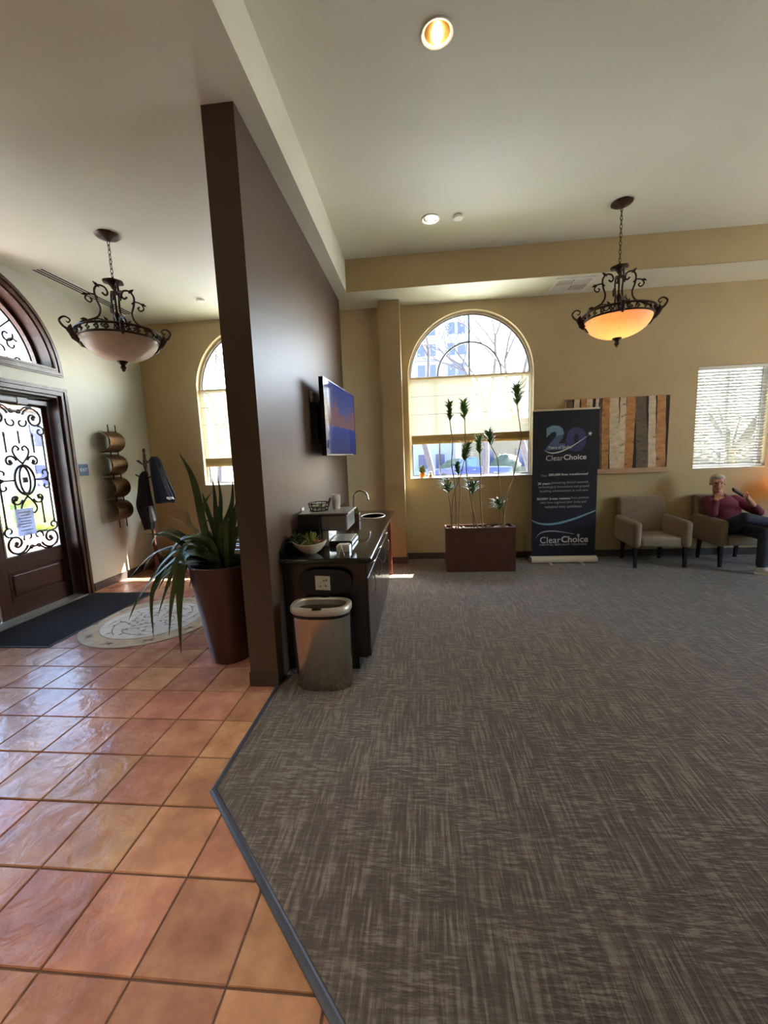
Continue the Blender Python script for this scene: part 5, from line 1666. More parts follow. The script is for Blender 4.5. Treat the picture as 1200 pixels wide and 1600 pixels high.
CANE_LABELS = [
    'tall thin dracaena cane with a slim tuft, leftmost of the high ones in the planter',
    'dracaena cane with a tuft held just beside the slim high one against the shade',
    'leaning dracaena cane with the bushiest dark tuft in front of the blue truck',
    'short dracaena cane with a narrow tuft just below the bushiest one',
    'straight dracaena cane with a narrow upright tuft in the middle of the planter',
    'S-bent dracaena cane with a leaning tuft level with the shade bottom',
    'tallest dracaena cane bowing out beside the banner',
    'low spreading dracaena tuft at the left end of the planter',
    'low rounded dracaena tuft in the middle of the planter just below the sill',
    'smallest dracaena tuft close to the rim at the banner end of the planter']
rr = random.Random(5)
for k, (tip, st, w_) in enumerate(CANES):
    b0 = Vector((st[-1][0], 5.565 + rr.uniform(-0.06, 0.07), 0.575))
    dy = b0.y - 5.56
    t = thing('dracaena_cane', CANE_LABELS[k], 'plant', b0, group='dracaena canes in the planter box')
    S = [Vector((x_, y_ + dy * 0.6, z_)) - b0 for x_, y_, z_ in st][::-1]
    S[0] = Vector((0, 0, 0))
    cv = bez(S, 6)
    obj('stem', G().tube(cv, [0.0105 - 0.0045 * i / (len(cv) - 1) for i in range(len(cv))], 7), 'cane', t, True)
    top = Vector((tip[0], tip[1] + dy * 0.6, tip[2])) - b0
    ax = top - S[-1]
    Lx = ax.length
    axn = ax.normalized()
    n = int(70 if Lx > 0.2 else 46)
    g = G()
    for q in range(n):
        f = rr.uniform(0, 1)
        a = q * 2.399
        base_ = S[-1] + ax * (f * 0.72 - 0.04)
        o1 = axn.orthogonal().normalized()
        o2 = axn.cross(o1)
        rad = o1 * math.cos(a) + o2 * math.sin(a)
        spread = (1.15 - 0.55 * f) * (1.0 if Lx > 0.16 else 1.5)
        ll = (0.135 + 0.06 * rr.random()) * (w_ / 0.05) ** 0.55
        d1 = (axn * 0.9 + rad * spread * 0.75).normalized()
        d2 = (axn * 0.75 + rad * spread).normalized()
        p1 = base_ + d1 * ll * 0.55
        p2 = base_ + d2 * ll - Vector((0, 0, 0.012 * spread))
        sd = d1.cross(rad).normalized() * 0.0125
        i0 = len(g.v)
        up_ = d1.cross(sd).normalized() * 0.002
        g.v += [tuple(base_ - sd * 0.5), tuple(base_ + sd * 0.5), tuple(p1 - sd + up_), tuple(p1 + sd + up_), tuple(p2)]
        g.f += [(i0, i0 + 1, i0 + 3, i0 + 2), (i0 + 2, i0 + 3, i0 + 4)]
    obj('leaf_tuft', g, 'leaf_song', t)

# ---- roll-up banner
BX, BY = 1.98, 5.87
t = thing('rollup_banner', 'navy roll-up banner stand printed with a large 20 beside the armchairs', 'banner', (BX, BY, 0.0))
BW, BZ0, BZ1 = 0.437, 0.095, 2.125
obj('graphic_panel', G().box(-BW, BW, 0.0, 0.003, BZ0, BZ1), 'banner_navy', t)
obj('top_rail', G().rbox(-BW - 0.006, BW + 0.006, -0.010, 0.014, BZ1, BZ1 + 0.024, 0.005), 'banner_alu', t)
bs = obj('base_cassette', G().prism([(-0.075, 0.022), (0.075, 0.022), (0.075, 0.05), (0.03, 0.095), (-0.03, 0.098), (-0.065, 0.075), (-0.075, 0.05)], lambda u, v, d: (d, u, v), -BW - 0.012, BW + 0.012), 'banner_alu', t)
obj('end_cap', G().box(-BW - 0.016, -BW - 0.012, -0.07, 0.07, 0.022, 0.09), 'grey_plastic', bs)
obj('end_cap', G().box(BW + 0.012, BW + 0.016, -0.07, 0.07, 0.022, 0.09), 'grey_plastic', bs)
for xx in (-0.20, 0.225):
    obj('foot', G().rbox(xx - 0.018, xx + 0.018, -0.17, 0.15, 0.007, 0.021, 0.004), 'banner_alu', t)
obj('support_pole', G().tube([(0, 0.03, 0.05), (0, 0.022, BZ1 + 0.01)], 0.010, 8), 'grey_plastic', t, True)


def U(px):                                               # measures read off the print: share of width and height
    return -BW + 2 * BW * px


def V(py):
    return BZ1 - (BZ1 - BZ0) * py


def put(name, g, m, e=0.0006):
    return obj(name, g.xf(lambda v: (v.x, -e, v.y)), m, t)


def words(body, cx, cy, w_, h_=None, bold=0.0, m='ink_white', name='lettering', e=0.0006):
    g = text_mesh(body, w_ * 2 * BW, h_ and h_ * (BZ1 - BZ0), bold)
    g.xf(lambda v: (v.x + U(cx), v.y + V(cy), 0))
    return put(name, g, m, e)


words('2', 0.355, 0.178, 0.30, 0.165, 0.055, 'ink_slate', 'numeral', 0.0010)
words('0', 0.665, 0.195, 0.31, 0.165, 0.055, 'ink_indigo', 'numeral', 0.0006)
g = text_mesh('2', 0.30 * 2 * BW, 0.165 * (BZ1 - BZ0), 0.055)
bm = bmesh.new()
me_ = g.mesh('tmp')
bm.from_mesh(me_)
bmesh.ops.bisect_plane(bm, geom=bm.verts[:] + bm.edges[:] + bm.faces[:], plane_co=(0, 0.02, 0), plane_no=(0.25, -1, 0), clear_outer=True)
bm.verts.index_update()
g = G().add([(v.co.x + U(0.355), v.co.y + V(0.178), 0) for v in bm.verts], [[v.index for v in f.verts] for f in bm.faces])
bm.free()
put('numeral_highlight', g, 'ink_sky', 0.0014)


def swoosh(pts, w0, w1, m, name, e=0.0018):
    C = bez([(U(a), V(b), 0) for a, b in pts], 8)
    k = len(C)
    wd = lambda i: w0 + (w1 - w0) * math.sin(PI * i / (k - 1))
    up_ = [(p.x, p.y + wd(i) / 2) for i, p in enumerate(C)]
    dn_ = [(p.x, p.y - wd(i) / 2) for i, p in enumerate(C)]
    g = G()
    g.add([(a, b, 0) for a, b in up_] + [(a, b, 0) for a, b in dn_], [(i, i + 1, k + i + 1, k + i) for i in range(k - 1)])
    return put(name, g, m, e)


def star(cx, cy, r, m='ink_white'):
    g = G()
    pts = [(U(cx) + (r if i % 2 == 0 else r * 0.42) * math.sin(PI * i / 5 + 0.12), V(cy) + (r if i % 2 == 0 else r * 0.42) * math.cos(PI * i / 5 + 0.12), 0) for i in range(10)]
    g.add([(U(cx), V(cy), 0)] + pts, [(0, 1 + i, 1 + (i + 1) % 10) for i in range(10)])
    return put('star', g, m, 0.0018)


swoosh([(0.185, 0.258), (0.24, 0.274), (0.32, 0.281), (0.45, 0.270), (0.60, 0.240), (0.74, 0.202), (0.83, 0.175)], 0.004, 0.020, 'ink_white', 'swoosh')
words('Years of Smiles', 0.42, 0.243, 0.36, 0.020, 0.01, 'ink_white', 'lettering', 0.0018).rotation_euler = (0, -0.0, 0)
star(0.872, 0.160, 0.034)
words('Clear', 0.343, 0.314, 0.265, 0.036, 0.0)
words('Choice', 0.655, 0.312, 0.345, 0.036, 0.022)
words('Over', 0.185, 0.432, 0.095, 0.015, 0.0, 'ink_dim')
words('200,000 lives transformed', 0.555, 0.429, 0.60, 0.018, 0.022)
words('20 years', 0.185, 0.489, 0.19, 0.020, 0.022)
words('pioneering clinical research,', 0.585, 0.485, 0.58, 0.022, 0.0, 'ink_dim')
words('technological innovations and ground', 0.49, 0.513, 0.78, 0.021, 0.0, 'ink_dim')
words('breaking advancements in oral care', 0.495, 0.541, 0.74, 0.021, 0.0, 'ink_dim')
words('20,000+ 5-star reviews', 0.335, 0.594, 0.52, 0.018, 0.022)
words('from patients', 0.745, 0.592, 0.27, 0.020, 0.0, 'ink_dim')
words('who have regained their smile and', 0.485, 0.621, 0.71, 0.020, 0.0, 'ink_dim')
words('reclaimed their confidence', 0.49, 0.649, 0.57, 0.019, 0.0, 'ink_dim')
swoosh([(0.0, 0.742), (0.12, 0.765), (0.28, 0.772), (0.46, 0.762), (0.68, 0.735), (0.86, 0.705), (0.995, 0.682)], 0.016, 0.030, 'ink_teal', 'swoosh')
swoosh([(0.065, 0.872), (0.12, 0.840), (0.21, 0.824), (0.34, 0.821), (0.50, 0.830), (0.67, 0.845)], 0.006, 0.018, 'ink_dim', 'swoosh')
star(0.735, 0.853, 0.026)
words('Clear', 0.298, 0.884, 0.325, 0.046, 0.0)
words('Choice', 0.68, 0.881, 0.42, 0.046, 0.022)
words('DENTAL IMPLANT CENTERS', 0.50, 0.918, 0.74, 0.013, 0.02, 'ink_dim')

# ---- birch canvas on the far wall
t = thing('birch_canvas', 'wide birch trunk canvas on the far wall partly behind the banner', 'picture', (2.765, YF, 1.27))
CW, CH = 0.705, 1.03
obj('stretcher', G().box(-CW, CW, -0.035, -0.001, 0.0, CH), 'canvas_edge', t)
obj('painted_ground', G().box(-CW + 0.012, CW - 0.012, -0.0365, -0.035, 0.03, CH - 0.008), 'canvas_dark', t)
obj('bottom_ledge', G().rbox(-CW - 0.005, CW + 0.005, -0.055, -0.001, -0.04, -0.001, 0.006), 'canvas_edge', t)
trunks = [(-0.66, 0.10, 'birch_brown', 0), (-0.55, 0.075, 'birch_white', 0), (-0.46, 0.07, 'birch_gold', 0), (-0.375, 0.085, 'birch_white', 0), (-0.285, 0.045, 'birch_white', 0.01), (-0.215, 0.03, 'birch_brown', -0.01), (-0.155, 0.105, 'birch_gold', 0.0), (-0.03, 0.13, 'birch_white', -0.012), (0.075, 0.085, 'birch_white', 0.0), (0.175, 0.13, 'birch_gold', 0.008), (0.335, 0.15, 'birch_brown', -0.02), (0.475, 0.10, 'birch_white', -0.012), (0.595, 0.125, 'birch_gold', -0.01)]
rr = random.Random(8)
for k, (cx, w_, m_, lean) in enumerate(trunks):
    z0_, z1_ = 0.032, CH - 0.010
    n = 12
    L_, R_ = [], []
    for i in range(n + 1):
        f = i / n
        c_ = cx + lean * (f - 0.5) * 3
        ww = w_ * (1.06 - 0.12 * f) / 2
        L_.append((max(-CW + 0.013, c_ - ww + rr.uniform(-0.004, 0.004)), z0_ + (z1_ - z0_) * f))
        R_.append((min(CW - 0.013, c_ + ww + rr.uniform(-0.004, 0.004)), z0_ + (z1_ - z0_) * f))
    obj('painted_trunk', G().prism(L_ + R_[::-1], FX, -0.0375 - 0.0002 * (k % 3), -0.0365), m_, t)

# ---- armchairs
def make_chair(label, loc, rotz):
    t = thing('armchair', label, 'armchair', loc, rotz, group='grey upholstered armchairs along the far wall')
    obj('seat', G().rbox(-0.25, 0.25, -0.30, 0.20, 0.285, 0.415, 0.035, 3), 'fabric_grey', t, True)

    def bk(v):
        f = (v.z - 0.33) / 0.57
        return (v.x * (1 + 0.02 * f), v.y + 0.07 * f, v.z)

    obj('backrest', G().rbox(-0.305, 0.305, 0.17, 0.29, 0.33, 0.90, 0.035, 3, bk), 'fabric_grey', t, True)
    for s_ in (-1, 1):
        def am(v):
            fy = (v.y + 0.33) / 0.60
            return (v.x, v.y + (0.012 if v.y < 0 and v.z < 0.5 else 0), v.z + (0.025 if v.y > 0 else 0))
        obj('arm', G().rbox(0.25, 0.365, -0.335, 0.27, 0.275, 0.625, 0.05, 4, am).xf(lambda v: (s_ * v.x, v.y, v.z)), 'fabric_grey', t, True)
        obj('leg', G().prism([(-0.022, -0.022), (0.022, -0.022), (0.022, 0.022), (-0.022, 0.022)], lambda u, v, d: (s_ * 0.305 + u * (0.7 + d), -0.262 - 0.03 * (0.3 - d) + v * (0.7 + d), d), 0.006, 0.30), 'leg_black', t)
        obj('leg', G().prism([(-0.022, -0.022), (0.022, -0.022), (0.022, 0.022), (-0.022, 0.022)], lambda u, v, d: (s_ * 0.25 + u * (0.7 + d), 0.20 + 0.10 * (0.33 - d) + v * (0.7 + d), d), 0.006, 0.35), 'leg_black', t)
    return t


ch = make_chair('empty grey upholstered armchair between the banner and the seated man', (3.10, 5.79, 0.0), -0.02)
dup(ch, (4.13, 5.79, 0.0), 'grey upholstered armchair with the man sitting in it', 0.02)

# ---- potted plant and figurine on the window sill
t = thing('sill_pot', 'small orange pot on the sill at the left end of the arched window', 'plant pot', (0.015, YF + 0.04, W2['sill'] + 0.012))
obj('pot', G().lathe([(0.034, 0.0), (0.040, 0.012), (0.047, 0.05), (0.05, 0.07), (0.045, 0.07), (0.04, 0.06), (0.002, 0.058)], 18), 'terracotta_pot', t, True)
t = thing('sill_plant', 'small lime green plant in the orange pot on the sill', 'plant', (0.015, YF + 0.04, W2['sill'] + 0.07))
obj('foliage', rosette((0, 0, 0), 0.062, 22, 0.13, 31, 0.3), 'leaf_lime', t, True)
t = thing('sill_figurine', 'small pale rounded figurine on the sill beside the orange pot', 'figurine', (0.14, YF + 0.04, W2['sill'] + 0.012))
obj('body', G().lathe([(0.002, 0.0), (0.034, 0.002), (0.04, 0.02), (0.034, 0.045), (0.02, 0.055), (0.026, 0.07), (0.02, 0.088), (0.002, 0.094)], 16), 'porcelain', t, True)
obj('face', G().ball((0, -0.03, 0.025), (0.02, 0.012, 0.02), 10, 6), 'terracotta_pot', t, True)
# ================================================================== the seated man
PO = Vector((4.13, 5.75, 0.0))
man = thing('person', 'grey-haired man in maroon shirt and dark jeans seated cross-legged with a remote', 'person', PO)


def blob(name, g, m, voxel, sm=3, parent=man):
    o = obj(name, g.xf(lambda v: v - PO), m, parent, True)
    md = o.modifiers.new('fuse', 'REMESH')
    md.mode, md.voxel_size, md.use_smooth_shade = 'VOXEL', voxel, True
    if sm:
        s2 = o.modifiers.new('soften', 'SMOOTH')
        s2.factor, s2.iterations = 0.5, sm
    return o


HC = Vector((3.93, 5.80, 1.075))
HR = Matrix.Rotation(-0.42, 3, 'Z') @ Matrix.Rotation(0.10, 3, 'X')
hd = lambda x, y, z: HC + HR @ Vector((x, y, z))


def head_ball(g, c, r):
    q = G().ball((0, 0, 0), r, 16, 12)
    q.xf(lambda v: hd(c[0] + v.x, c[1] + v.y, c[2] + v.z))
    g.add(q.v, q.f)


body = G()
for c, r in (((0, 0.012, 0.028), (0.074, 0.092, 0.088)), ((0, -0.028, -0.045), (0.057, 0.062, 0.066)), ((0, -0.068, -0.092), (0.026, 0.022, 0.018)),
             ((-0.078, 0.015, -0.005), (0.010, 0.019, 0.030)), ((0.078, 0.015, -0.005), (0.010, 0.019, 0.030)),
             ((0, -0.072, 0.040), (0.050, 0.020, 0.014)), ((-0.036, -0.062, -0.022), (0.022, 0.022, 0.022)), ((0.036, -0.062, -0.022), (0.022, 0.022, 0.022)),
             ((0, -0.096, -0.012), (0.015, 0.016, 0.012)), ((0, -0.086, 0.012), (0.009, 0.014, 0.024)), ((0, -0.082, -0.056), (0.024, 0.012, 0.010))):
    head_ball(body, c, r)
body.limb(hd(0, 0.015, -0.07), (4.0, 5.865, 0.885), 0.052, 0.058)
body.ball((4.03, 5.85, 0.82), (0.13, 0.08, 0.08), 14, 10)
body.ball((4.06, 5.79, 0.65), (0.12, 0.09, 0.14), 14, 10)
body.ball((4.08, 5.69, 0.50), (0.13, 0.10, 0.08), 14, 10)


def hand(g, wrist, d, n, s, curls, size=1.0, thumb=(0.75, 0.5, 0.35)):
    """palm and five fingers: d along the fingers, n the palm side, s the thumb side"""
    d = Vector(d).normalized()
    n = Vector(n)
    n = (n - d * n.dot(d)).normalized()
    s0 = Vector(s)
    s = (s0 - d * s0.dot(d) - n * s0.dot(n)).normalized()
    w = Vector(wrist)
    kn = [w + (d * (0.082 - 0.004 * abs(i - 1.2)) + s * (0.030 - 0.0195 * i)) * size for i in range(4)]
    for i, k in enumerate(kn):
        g.limb(w + s * (0.016 - 0.010 * i) * size + d * 0.006, k, 0.0135 * size, 0.0115 * size, 8)
    L = [(0.040, 0.025, 0.020), (0.045, 0.029, 0.021), (0.042, 0.027, 0.020), (0.033, 0.021, 0.018)]
    for i, k in enumerate(kn):
        p, a = k.copy(), 0.0
        r = 0.0095 * size if i < 3 else 0.0082 * size
        for q, l in enumerate(L[i]):
            a += curls[q] * (1 + 0.06 * i)
            dr_ = d * math.cos(a) + n * math.sin(a) + s * (0.05 * (1.5 - i))
            e_ = p + dr_.normalized() * l * size
            g.limb(p, e_, r, r * 0.88, 8)
            p, r = e_, r * 0.9
    p = w + (s * 0.026 + d * 0.022 + n * 0.006) * size
    t1 = p + (d * thumb[0] + s * thumb[1] + n * thumb[2]).normalized() * 0.042 * size
    t2 = t1 + (d * thumb[0] + s * thumb[1] * 0.2 + n * (thumb[2] + 0.3)).normalized() * 0.030 * size
    g.limb(p, t1, 0.0135 * size, 0.0105 * size, 8)
    g.limb(t1, t2, 0.0105 * size, 0.0085 * size, 8)


WR = Vector((3.805, 5.625, 0.878))
EL = Vector((3.775, 5.62, 0.700))
body.limb(EL, WR, 0.040, 0.027)
hand(body, WR, (0.50, 0.22, 0.80), (0.55, 0.62, -0.45), (0.25, -0.75, 0.2), (0.75, 1.0, 0.6), 1.0)
WL = Vector((4.115, 5.535, 0.905))
ER = Vector((4.365, 5.66, 0.695))
body.limb(ER, WL, 0.040, 0.027)
hand(body, WL, (-0.62, -0.18, 0.66), (-0.35, -0.85, -0.45), (-0.6, -0.2, -0.6), (0.75, 0.95, 0.6), 1.0, (0.8, 0.25, 0.3))
blob('body', body, 'skin', 0.0062, 2)

shirt = G()
for c, r in (((4.08, 5.70, 0.52), (0.160, 0.125, 0.09)), ((4.07, 5.75, 0.60), (0.170, 0.135, 0.10)), ((4.06, 5.80, 0.69), (0.178, 0.13, 0.11)), ((4.04, 5.84, 0.78), (0.185, 0.115, 0.10)), ((4.02, 5.865, 0.845), (0.165, 0.09, 0.065))):
    shirt.ball(c, r, 18, 12)
SLd, SRd = Vector((3.855, 5.86, 0.835)), Vector((4.21, 5.875, 0.83))
for S_, E_, W_ in ((SLd, EL, WR), (SRd, ER, WL)):
    shirt.limb(S_, E_, 0.072, 0.056, 12)
    shirt.limb(E_, E_.lerp(W_, 0.80 if W_ is WR else 0.42), 0.056, 0.042, 12)
shirt.limb((4.0, 5.865, 0.87), (3.99, 5.855, 0.905), 0.075, 0.064, 12)
sh = blob('shirt', shirt, 'shirt_maroon', 0.009, 4)
g = G()
for s_ in (-1, 1):
    g.prism([(0, 0), (0.055 * s_, 0.01), (0.065 * s_, -0.035), (0.012 * s_, -0.05)], lambda u, v, d: Vector((3.975 + u, 5.785 + d - 0.2 * v, 0.92 + v)) - PO, -0.004, 0.004)
obj('collar', g, 'shirt_maroon', sh)

jeans = G()
jeans.ball((4.08, 5.69, 0.495), (0.168, 0.135, 0.092), 18, 12)
K1, A1 = Vector((3.925, 5.285, 0.685)), Vector((4.50, 5.19, 0.545))
K2, A2 = Vector((4.13, 5.235, 0.475)), Vector((4.075, 5.185, 0.125))
jeans.limb((4.00, 5.66, 0.505), K1, 0.095, 0.072, 14)
jeans.limb(K1, A1, 0.070, 0.050, 14)
jeans.limb((4.17, 5.66, 0.50), K2, 0.095, 0.072, 14)
jeans.limb(K2, A2, 0.068, 0.056, 14)
blob('jeans', jeans, 'jeans', 0.009, 4)


def shoe(heel, d, up):
    g = G()
    d, up = Vector(d).normalized(), Vector(up).normalized()
    h = Vector(heel)
    sd = d.cross(up)
    for f, r, z in ((0.0, 0.036, 0.045), (0.05, 0.038, 0.05), (0.11, 0.038, 0.042), (0.17, 0.042, 0.036), (0.225, 0.034, 0.030)):
        q = G().ball((0, 0, 0), 1.0, 12, 8)
        q.xf(lambda v: h + d * (f + v.x * 0.045) + sd * (v.y * r) + up * (z + v.z * (z - 0.004)))
        g.add(q.v, q.f)
    g.limb(h + d * 0.015 + up * 0.06, h + d * 0.02 + up * 0.095, 0.036, 0.038, 10)
    o = blob('shoe', g, 'shoe_white', 0.007, 2)
    q = G()
    out = [(-0.045, -0.02), (-0.03, -0.036), (0.08, -0.038), (0.17, -0.046), (0.25, -0.036), (0.275, 0.0), (0.25, 0.036), (0.17, 0.044), (0.08, 0.036), (-0.03, 0.036), (-0.045, 0.02)]
    q.prism(out, lambda u, v, e: h + d * u + sd * v + up * e - PO, 0.0, 0.022)
    obj('sole', q, 'white_plastic', o)


shoe((4.055, 5.185, 0.007), (0.80, -0.55, 0), (0, 0, 1))
shoe((4.56, 5.20, 0.475), (0.55, -0.25, 0.55), (-0.35, -0.35, 0.8))

hair = G()
for c, r in (((0, 0.020, 0.076), (0.074, 0.088, 0.046)), ((0, 0.058, 0.030), (0.078, 0.058, 0.078)), ((-0.070, 0.022, 0.035), (0.015, 0.052, 0.045)), ((0.070, 0.022, 0.035), (0.015, 0.052, 0.045)), ((0, -0.045, 0.094), (0.056, 0.032, 0.022))):
    head_ball(hair, c, r)
blob('hair', hair, 'hair_grey', 0.006, 2)
for s_ in (-1, 1):
    q = G()
    head_ball(q, (s_ * 0.031, -0.0835, 0.014), (0.012, 0.008, 0.006))
    obj('eye', q.xf(lambda v: v - PO), 'face_dark', man, True)
    q = G()
    head_ball(q, (s_ * 0.031, -0.090, 0.036), (0.020, 0.006, 0.004))
    obj('eyebrow', q.xf(lambda v: v - PO), 'hair_grey', man, True)
q = G()
head_ball(q, (0, -0.0925, -0.056), (0.021, 0.006, 0.0055))
obj('mouth', q.xf(lambda v: v - PO), 'lip', man, True)

rc_a, rc_b = Vector((3.862, 5.43, 1.025)), Vector((4.045, 5.500, 0.932))
t = thing('remote_control', 'black remote control held up in the seated man\'s hand', 'remote', (rc_a + rc_b) / 2)
ax = (rc_a - rc_b)
Lr = ax.length
Rm = Matrix.Rotation(0, 3, 'X')
qx = ax.normalized()
qz = Vector((0.2, -0.7, 0.6))
qz = (qz - qx * qz.dot(qx)).normalized()
qy = qz.cross(qx)
rf = lambda v: qx * v.x + qy * v.y + qz * v.z
rb = obj('case', G().rbox(-Lr / 2, Lr / 2, -0.024, 0.024, -0.011, 0.011, 0.006).xf(rf), 'black_plastic', t)
for k in range(5):
    obj('button', G().rbox(-0.07 + k * 0.028, -0.056 + k * 0.028, -0.012, 0.012, 0.0105, 0.0125, 0.001, 1).xf(rf), 'grey_plastic', t)

# ---- side table with a lit lamp beyond the man's chair
t = thing('side_table', 'small dark side table beside the seated man', 'table', (5.0, 5.83, 0.0))
obj('table_top', G().lathe([(0.002, 0.52), (0.25, 0.52), (0.255, 0.53), (0.25, 0.545), (0.002, 0.545)], 32), 'espresso', t, True)
obj('column', G().lathe([(0.03, 0.03), (0.025, 0.25), (0.03, 0.52)], 14), 'espresso', t, True)
obj('base', G().lathe([(0.17, 0.007), (0.17, 0.02), (0.03, 0.045)], 24), 'espresso', t, True)
t = thing('table_lamp', 'lit table lamp with a cloth shade on the side table', 'lamp', (5.0, 5.83, 0.545))
obj('base', G().lathe([(0.075, 0.0), (0.078, 0.012), (0.03, 0.03), (0.045, 0.12), (0.055, 0.2), (0.03, 0.28), (0.012, 0.30), (0.012, 0.36), (0.002, 0.36)], 20), 'bronze', t, True)
obj('lamp_shade', G().lathe([(0.17, 0.33), (0.12, 0.58), (0.117, 0.58), (0.167, 0.33), (0.17, 0.33)], 28), 'lamp_cloth', t, True)
obj('bulb', G().ball((0, 0, 0.42), (0.028, 0.028, 0.045), 12, 8), 'bulb_warm', t, True)
ld = bpy.data.lights.new('table_lamp_glow', 'POINT')
ld.energy, ld.color, ld.shadow_soft_size = 2, (1.0, 0.70, 0.46), 0.05
lo = bpy.data.objects.new('table_lamp_glow', ld)
COL.objects.link(lo)
lo.parent = t
lo.location = (0, 0, 0.44)

# ================================================================== outside
GZ = -0.9
struct('ground', G().box(-90, 110, -60, 120, GZ - 0.2, GZ), 'concrete', label='pale pavement outside')
struct('road', G().box(-90, 110, 22.5, 33, GZ, GZ + 0.48), 'asphalt', label='street beyond the windows')
struct('added_ground_strip', G().box(-6, 9, YF + WT + 0.02, 12.5, GZ, GZ + 0.02), 'added_ground_strip', label='unseen darker ground strip added in front of the far windows')  # added out of view to cut ground bounce onto the soffit
struct('roof', G().box(XL - 1.2, XR + 4.0, YF + WT, 8.06, 4.40, 4.52), 'stucco_cream', label='unseen roof overhang added to keep sun off the upper windows')  # overhang added out of view to block sun through the arches
struct('patio', G().box(-9.5, XL - 0.25, -2.0, 10.0, GZ, -0.03), 'patio', label='terracotta coloured patio outside the entry door')


def bush(loc, r, label, seed, m='bush'):
    rr = random.Random(seed)
    g = G()
    q = G().ball((0, 0, 0), 1.0, 22, 16)
    sh_ = Vector((rr.uniform(0, 50), rr.uniform(0, 50), rr.uniform(0, 50)))
    q.xf(lambda v: Vector((v.x * r[0], v.y * r[1], r[2] + v.z * r[2])) * 1.0 + v.normalized() * (0.22 * min(r) * noise.noise(v * 4 + sh_) + 0.10 * min(r) * noise.noise(v * 9 + sh_)))
    o = obj('bush', q, m, None, True, loc=loc)
    return tag(o, label, 'bush', 'bushes outside')


bush((-0.9, 20.6, GZ), (0.9, 0.8, 0.62), 'rounded clipped bush outside at the left edge of the arched window', 1)
bush((0.45, 21.4, GZ), (0.8, 0.8, 0.72), 'rounded bush behind the clipped one outside the arched window', 2)
bush((7.2, 36, GZ), (1.3, 1.0, 1.15), 'sunlit bush behind the tail of the blue truck', 3)
bush((10.4, 34.5, GZ), (1.4, 1.0, 0.9), 'wide low bush beyond the blue truck next to the cream building', 4)
bush((3.2, 37, GZ), (1.6, 1.0, 1.0), 'dark bush behind the cab of the blue truck', 5)
for k, y in enumerate((7.0, 9.6, 12.2, 14.8)):
    bush((-15.5, y + 3, GZ), (0.9, 1.2, 0.85), ('yellow-green hedge bush nearest the entry door side', 'second hedge bush beyond the patio seen through the door', 'third hedge bush beyond the patio seen through the door', 'farthest hedge bush beyond the patio')[k], 10 + k, 'leaf_lime')


def building(name, label, x0, x1, y0, y1, z1, m, cols, rows, face, wsz, mwin='far_window', roof=None):
    """plain block with windows set into the side that faces the room ('y' or 'x')"""
    c = ((x0 + x1) / 2, (y0 + y1) / 2, GZ)
    t = thing(name, label, 'building', c)
    hx, hy = (x1 - x0) / 2, (y1 - y0) / 2
    obj('wall', G().box(-hx, hx, -hy, hy, 0, z1 - GZ), m, t)
    wme = None
    for a in cols:
        for z in rows:
            if face == 'y':
                if wme is None:
                    wme = G().box(-wsz[0] / 2, wsz[0] / 2, -0.06, 0.05, 0, wsz[1]).mesh('window')
                    fme = G().band([(-wsz[0] / 2 - 0.08, -0.08), (wsz[0] / 2 + 0.08, -0.08), (wsz[0] / 2 + 0.08, wsz[1] + 0.08), (-wsz[0] / 2 - 0.08, wsz[1] + 0.08)], [(-wsz[0] / 2, 0), (wsz[0] / 2, 0), (wsz[0] / 2, wsz[1]), (-wsz[0] / 2, wsz[1])], FX, -0.1, 0.0).mesh('window_frame')
                o = obj('window', wme, mwin, t, loc=(a - c[0], -hy, z - GZ))
                obj('window_frame', fme, m, o)
            else:
                if wme is None:
                    wme = G().box(-0.05, 0.06, -wsz[0] / 2, wsz[0] / 2, 0, wsz[1]).mesh('window')
                o = obj('window', wme, mwin, t, loc=(hx, a - c[1], z - GZ))
    if roof:
        obj('roof', G().box(-hx - 0.4, hx + 0.4, -hy - 0.4, hy + 0.4, z1 - GZ, z1 - GZ + 0.35), roof, t)
    return t


building('apartment_block', 'tall white apartment block seen through the arched window', -14, 7.3, 60, 74, 34, 'stucco_white',
         [-10.2, -8.6, -4.4, -2.9, 0.4, 1.9, 4.6, 6.0], [7.0 + 2.75 * k for k in range(8)], 'y', (1.05, 1.6))
building('cream_house', 'low cream house behind the blue truck', 4.6, 17, 39, 47, 4.2, 'stucco_cream', [6.2, 9.4, 12.6], [0.2], 'y', (1.1, 1.6), roof='roof_tile')
building('white_house', 'white two storey house across the street', -16, 3.4, 41, 50, 6.4, 'stucco_white', [-10, -6.5, -3, 0.2, 1.9], [0.2, 3.4], 'y', (0.9, 1.4), roof='roof_tile')
building('street_house', 'pale house opposite the entry door', -34, -24, 2, 36, 5.2, 'stucco_bright', [8, 12, 16, 20, 24], [0.6, 3.1], 'x', (1.0, 1.3), roof='roof_tile')

bush((6.3, 10.6, GZ), (2.4, 0.9, 1.35), 'broad dark bush outside the blind window behind the yucca', 40)

# ---- blue pickup truck in the street
t = thing('pickup_truck', 'bright blue pickup truck parked in the street', 'truck', (0.45, 26.0, GZ + 0.485))


def warch(cx, r=0.43, z=0.42):
    return [(cx + r * math.cos(a), z + r * math.sin(a)) for a in [PI - PI * i / 10 for i in range(11)]]


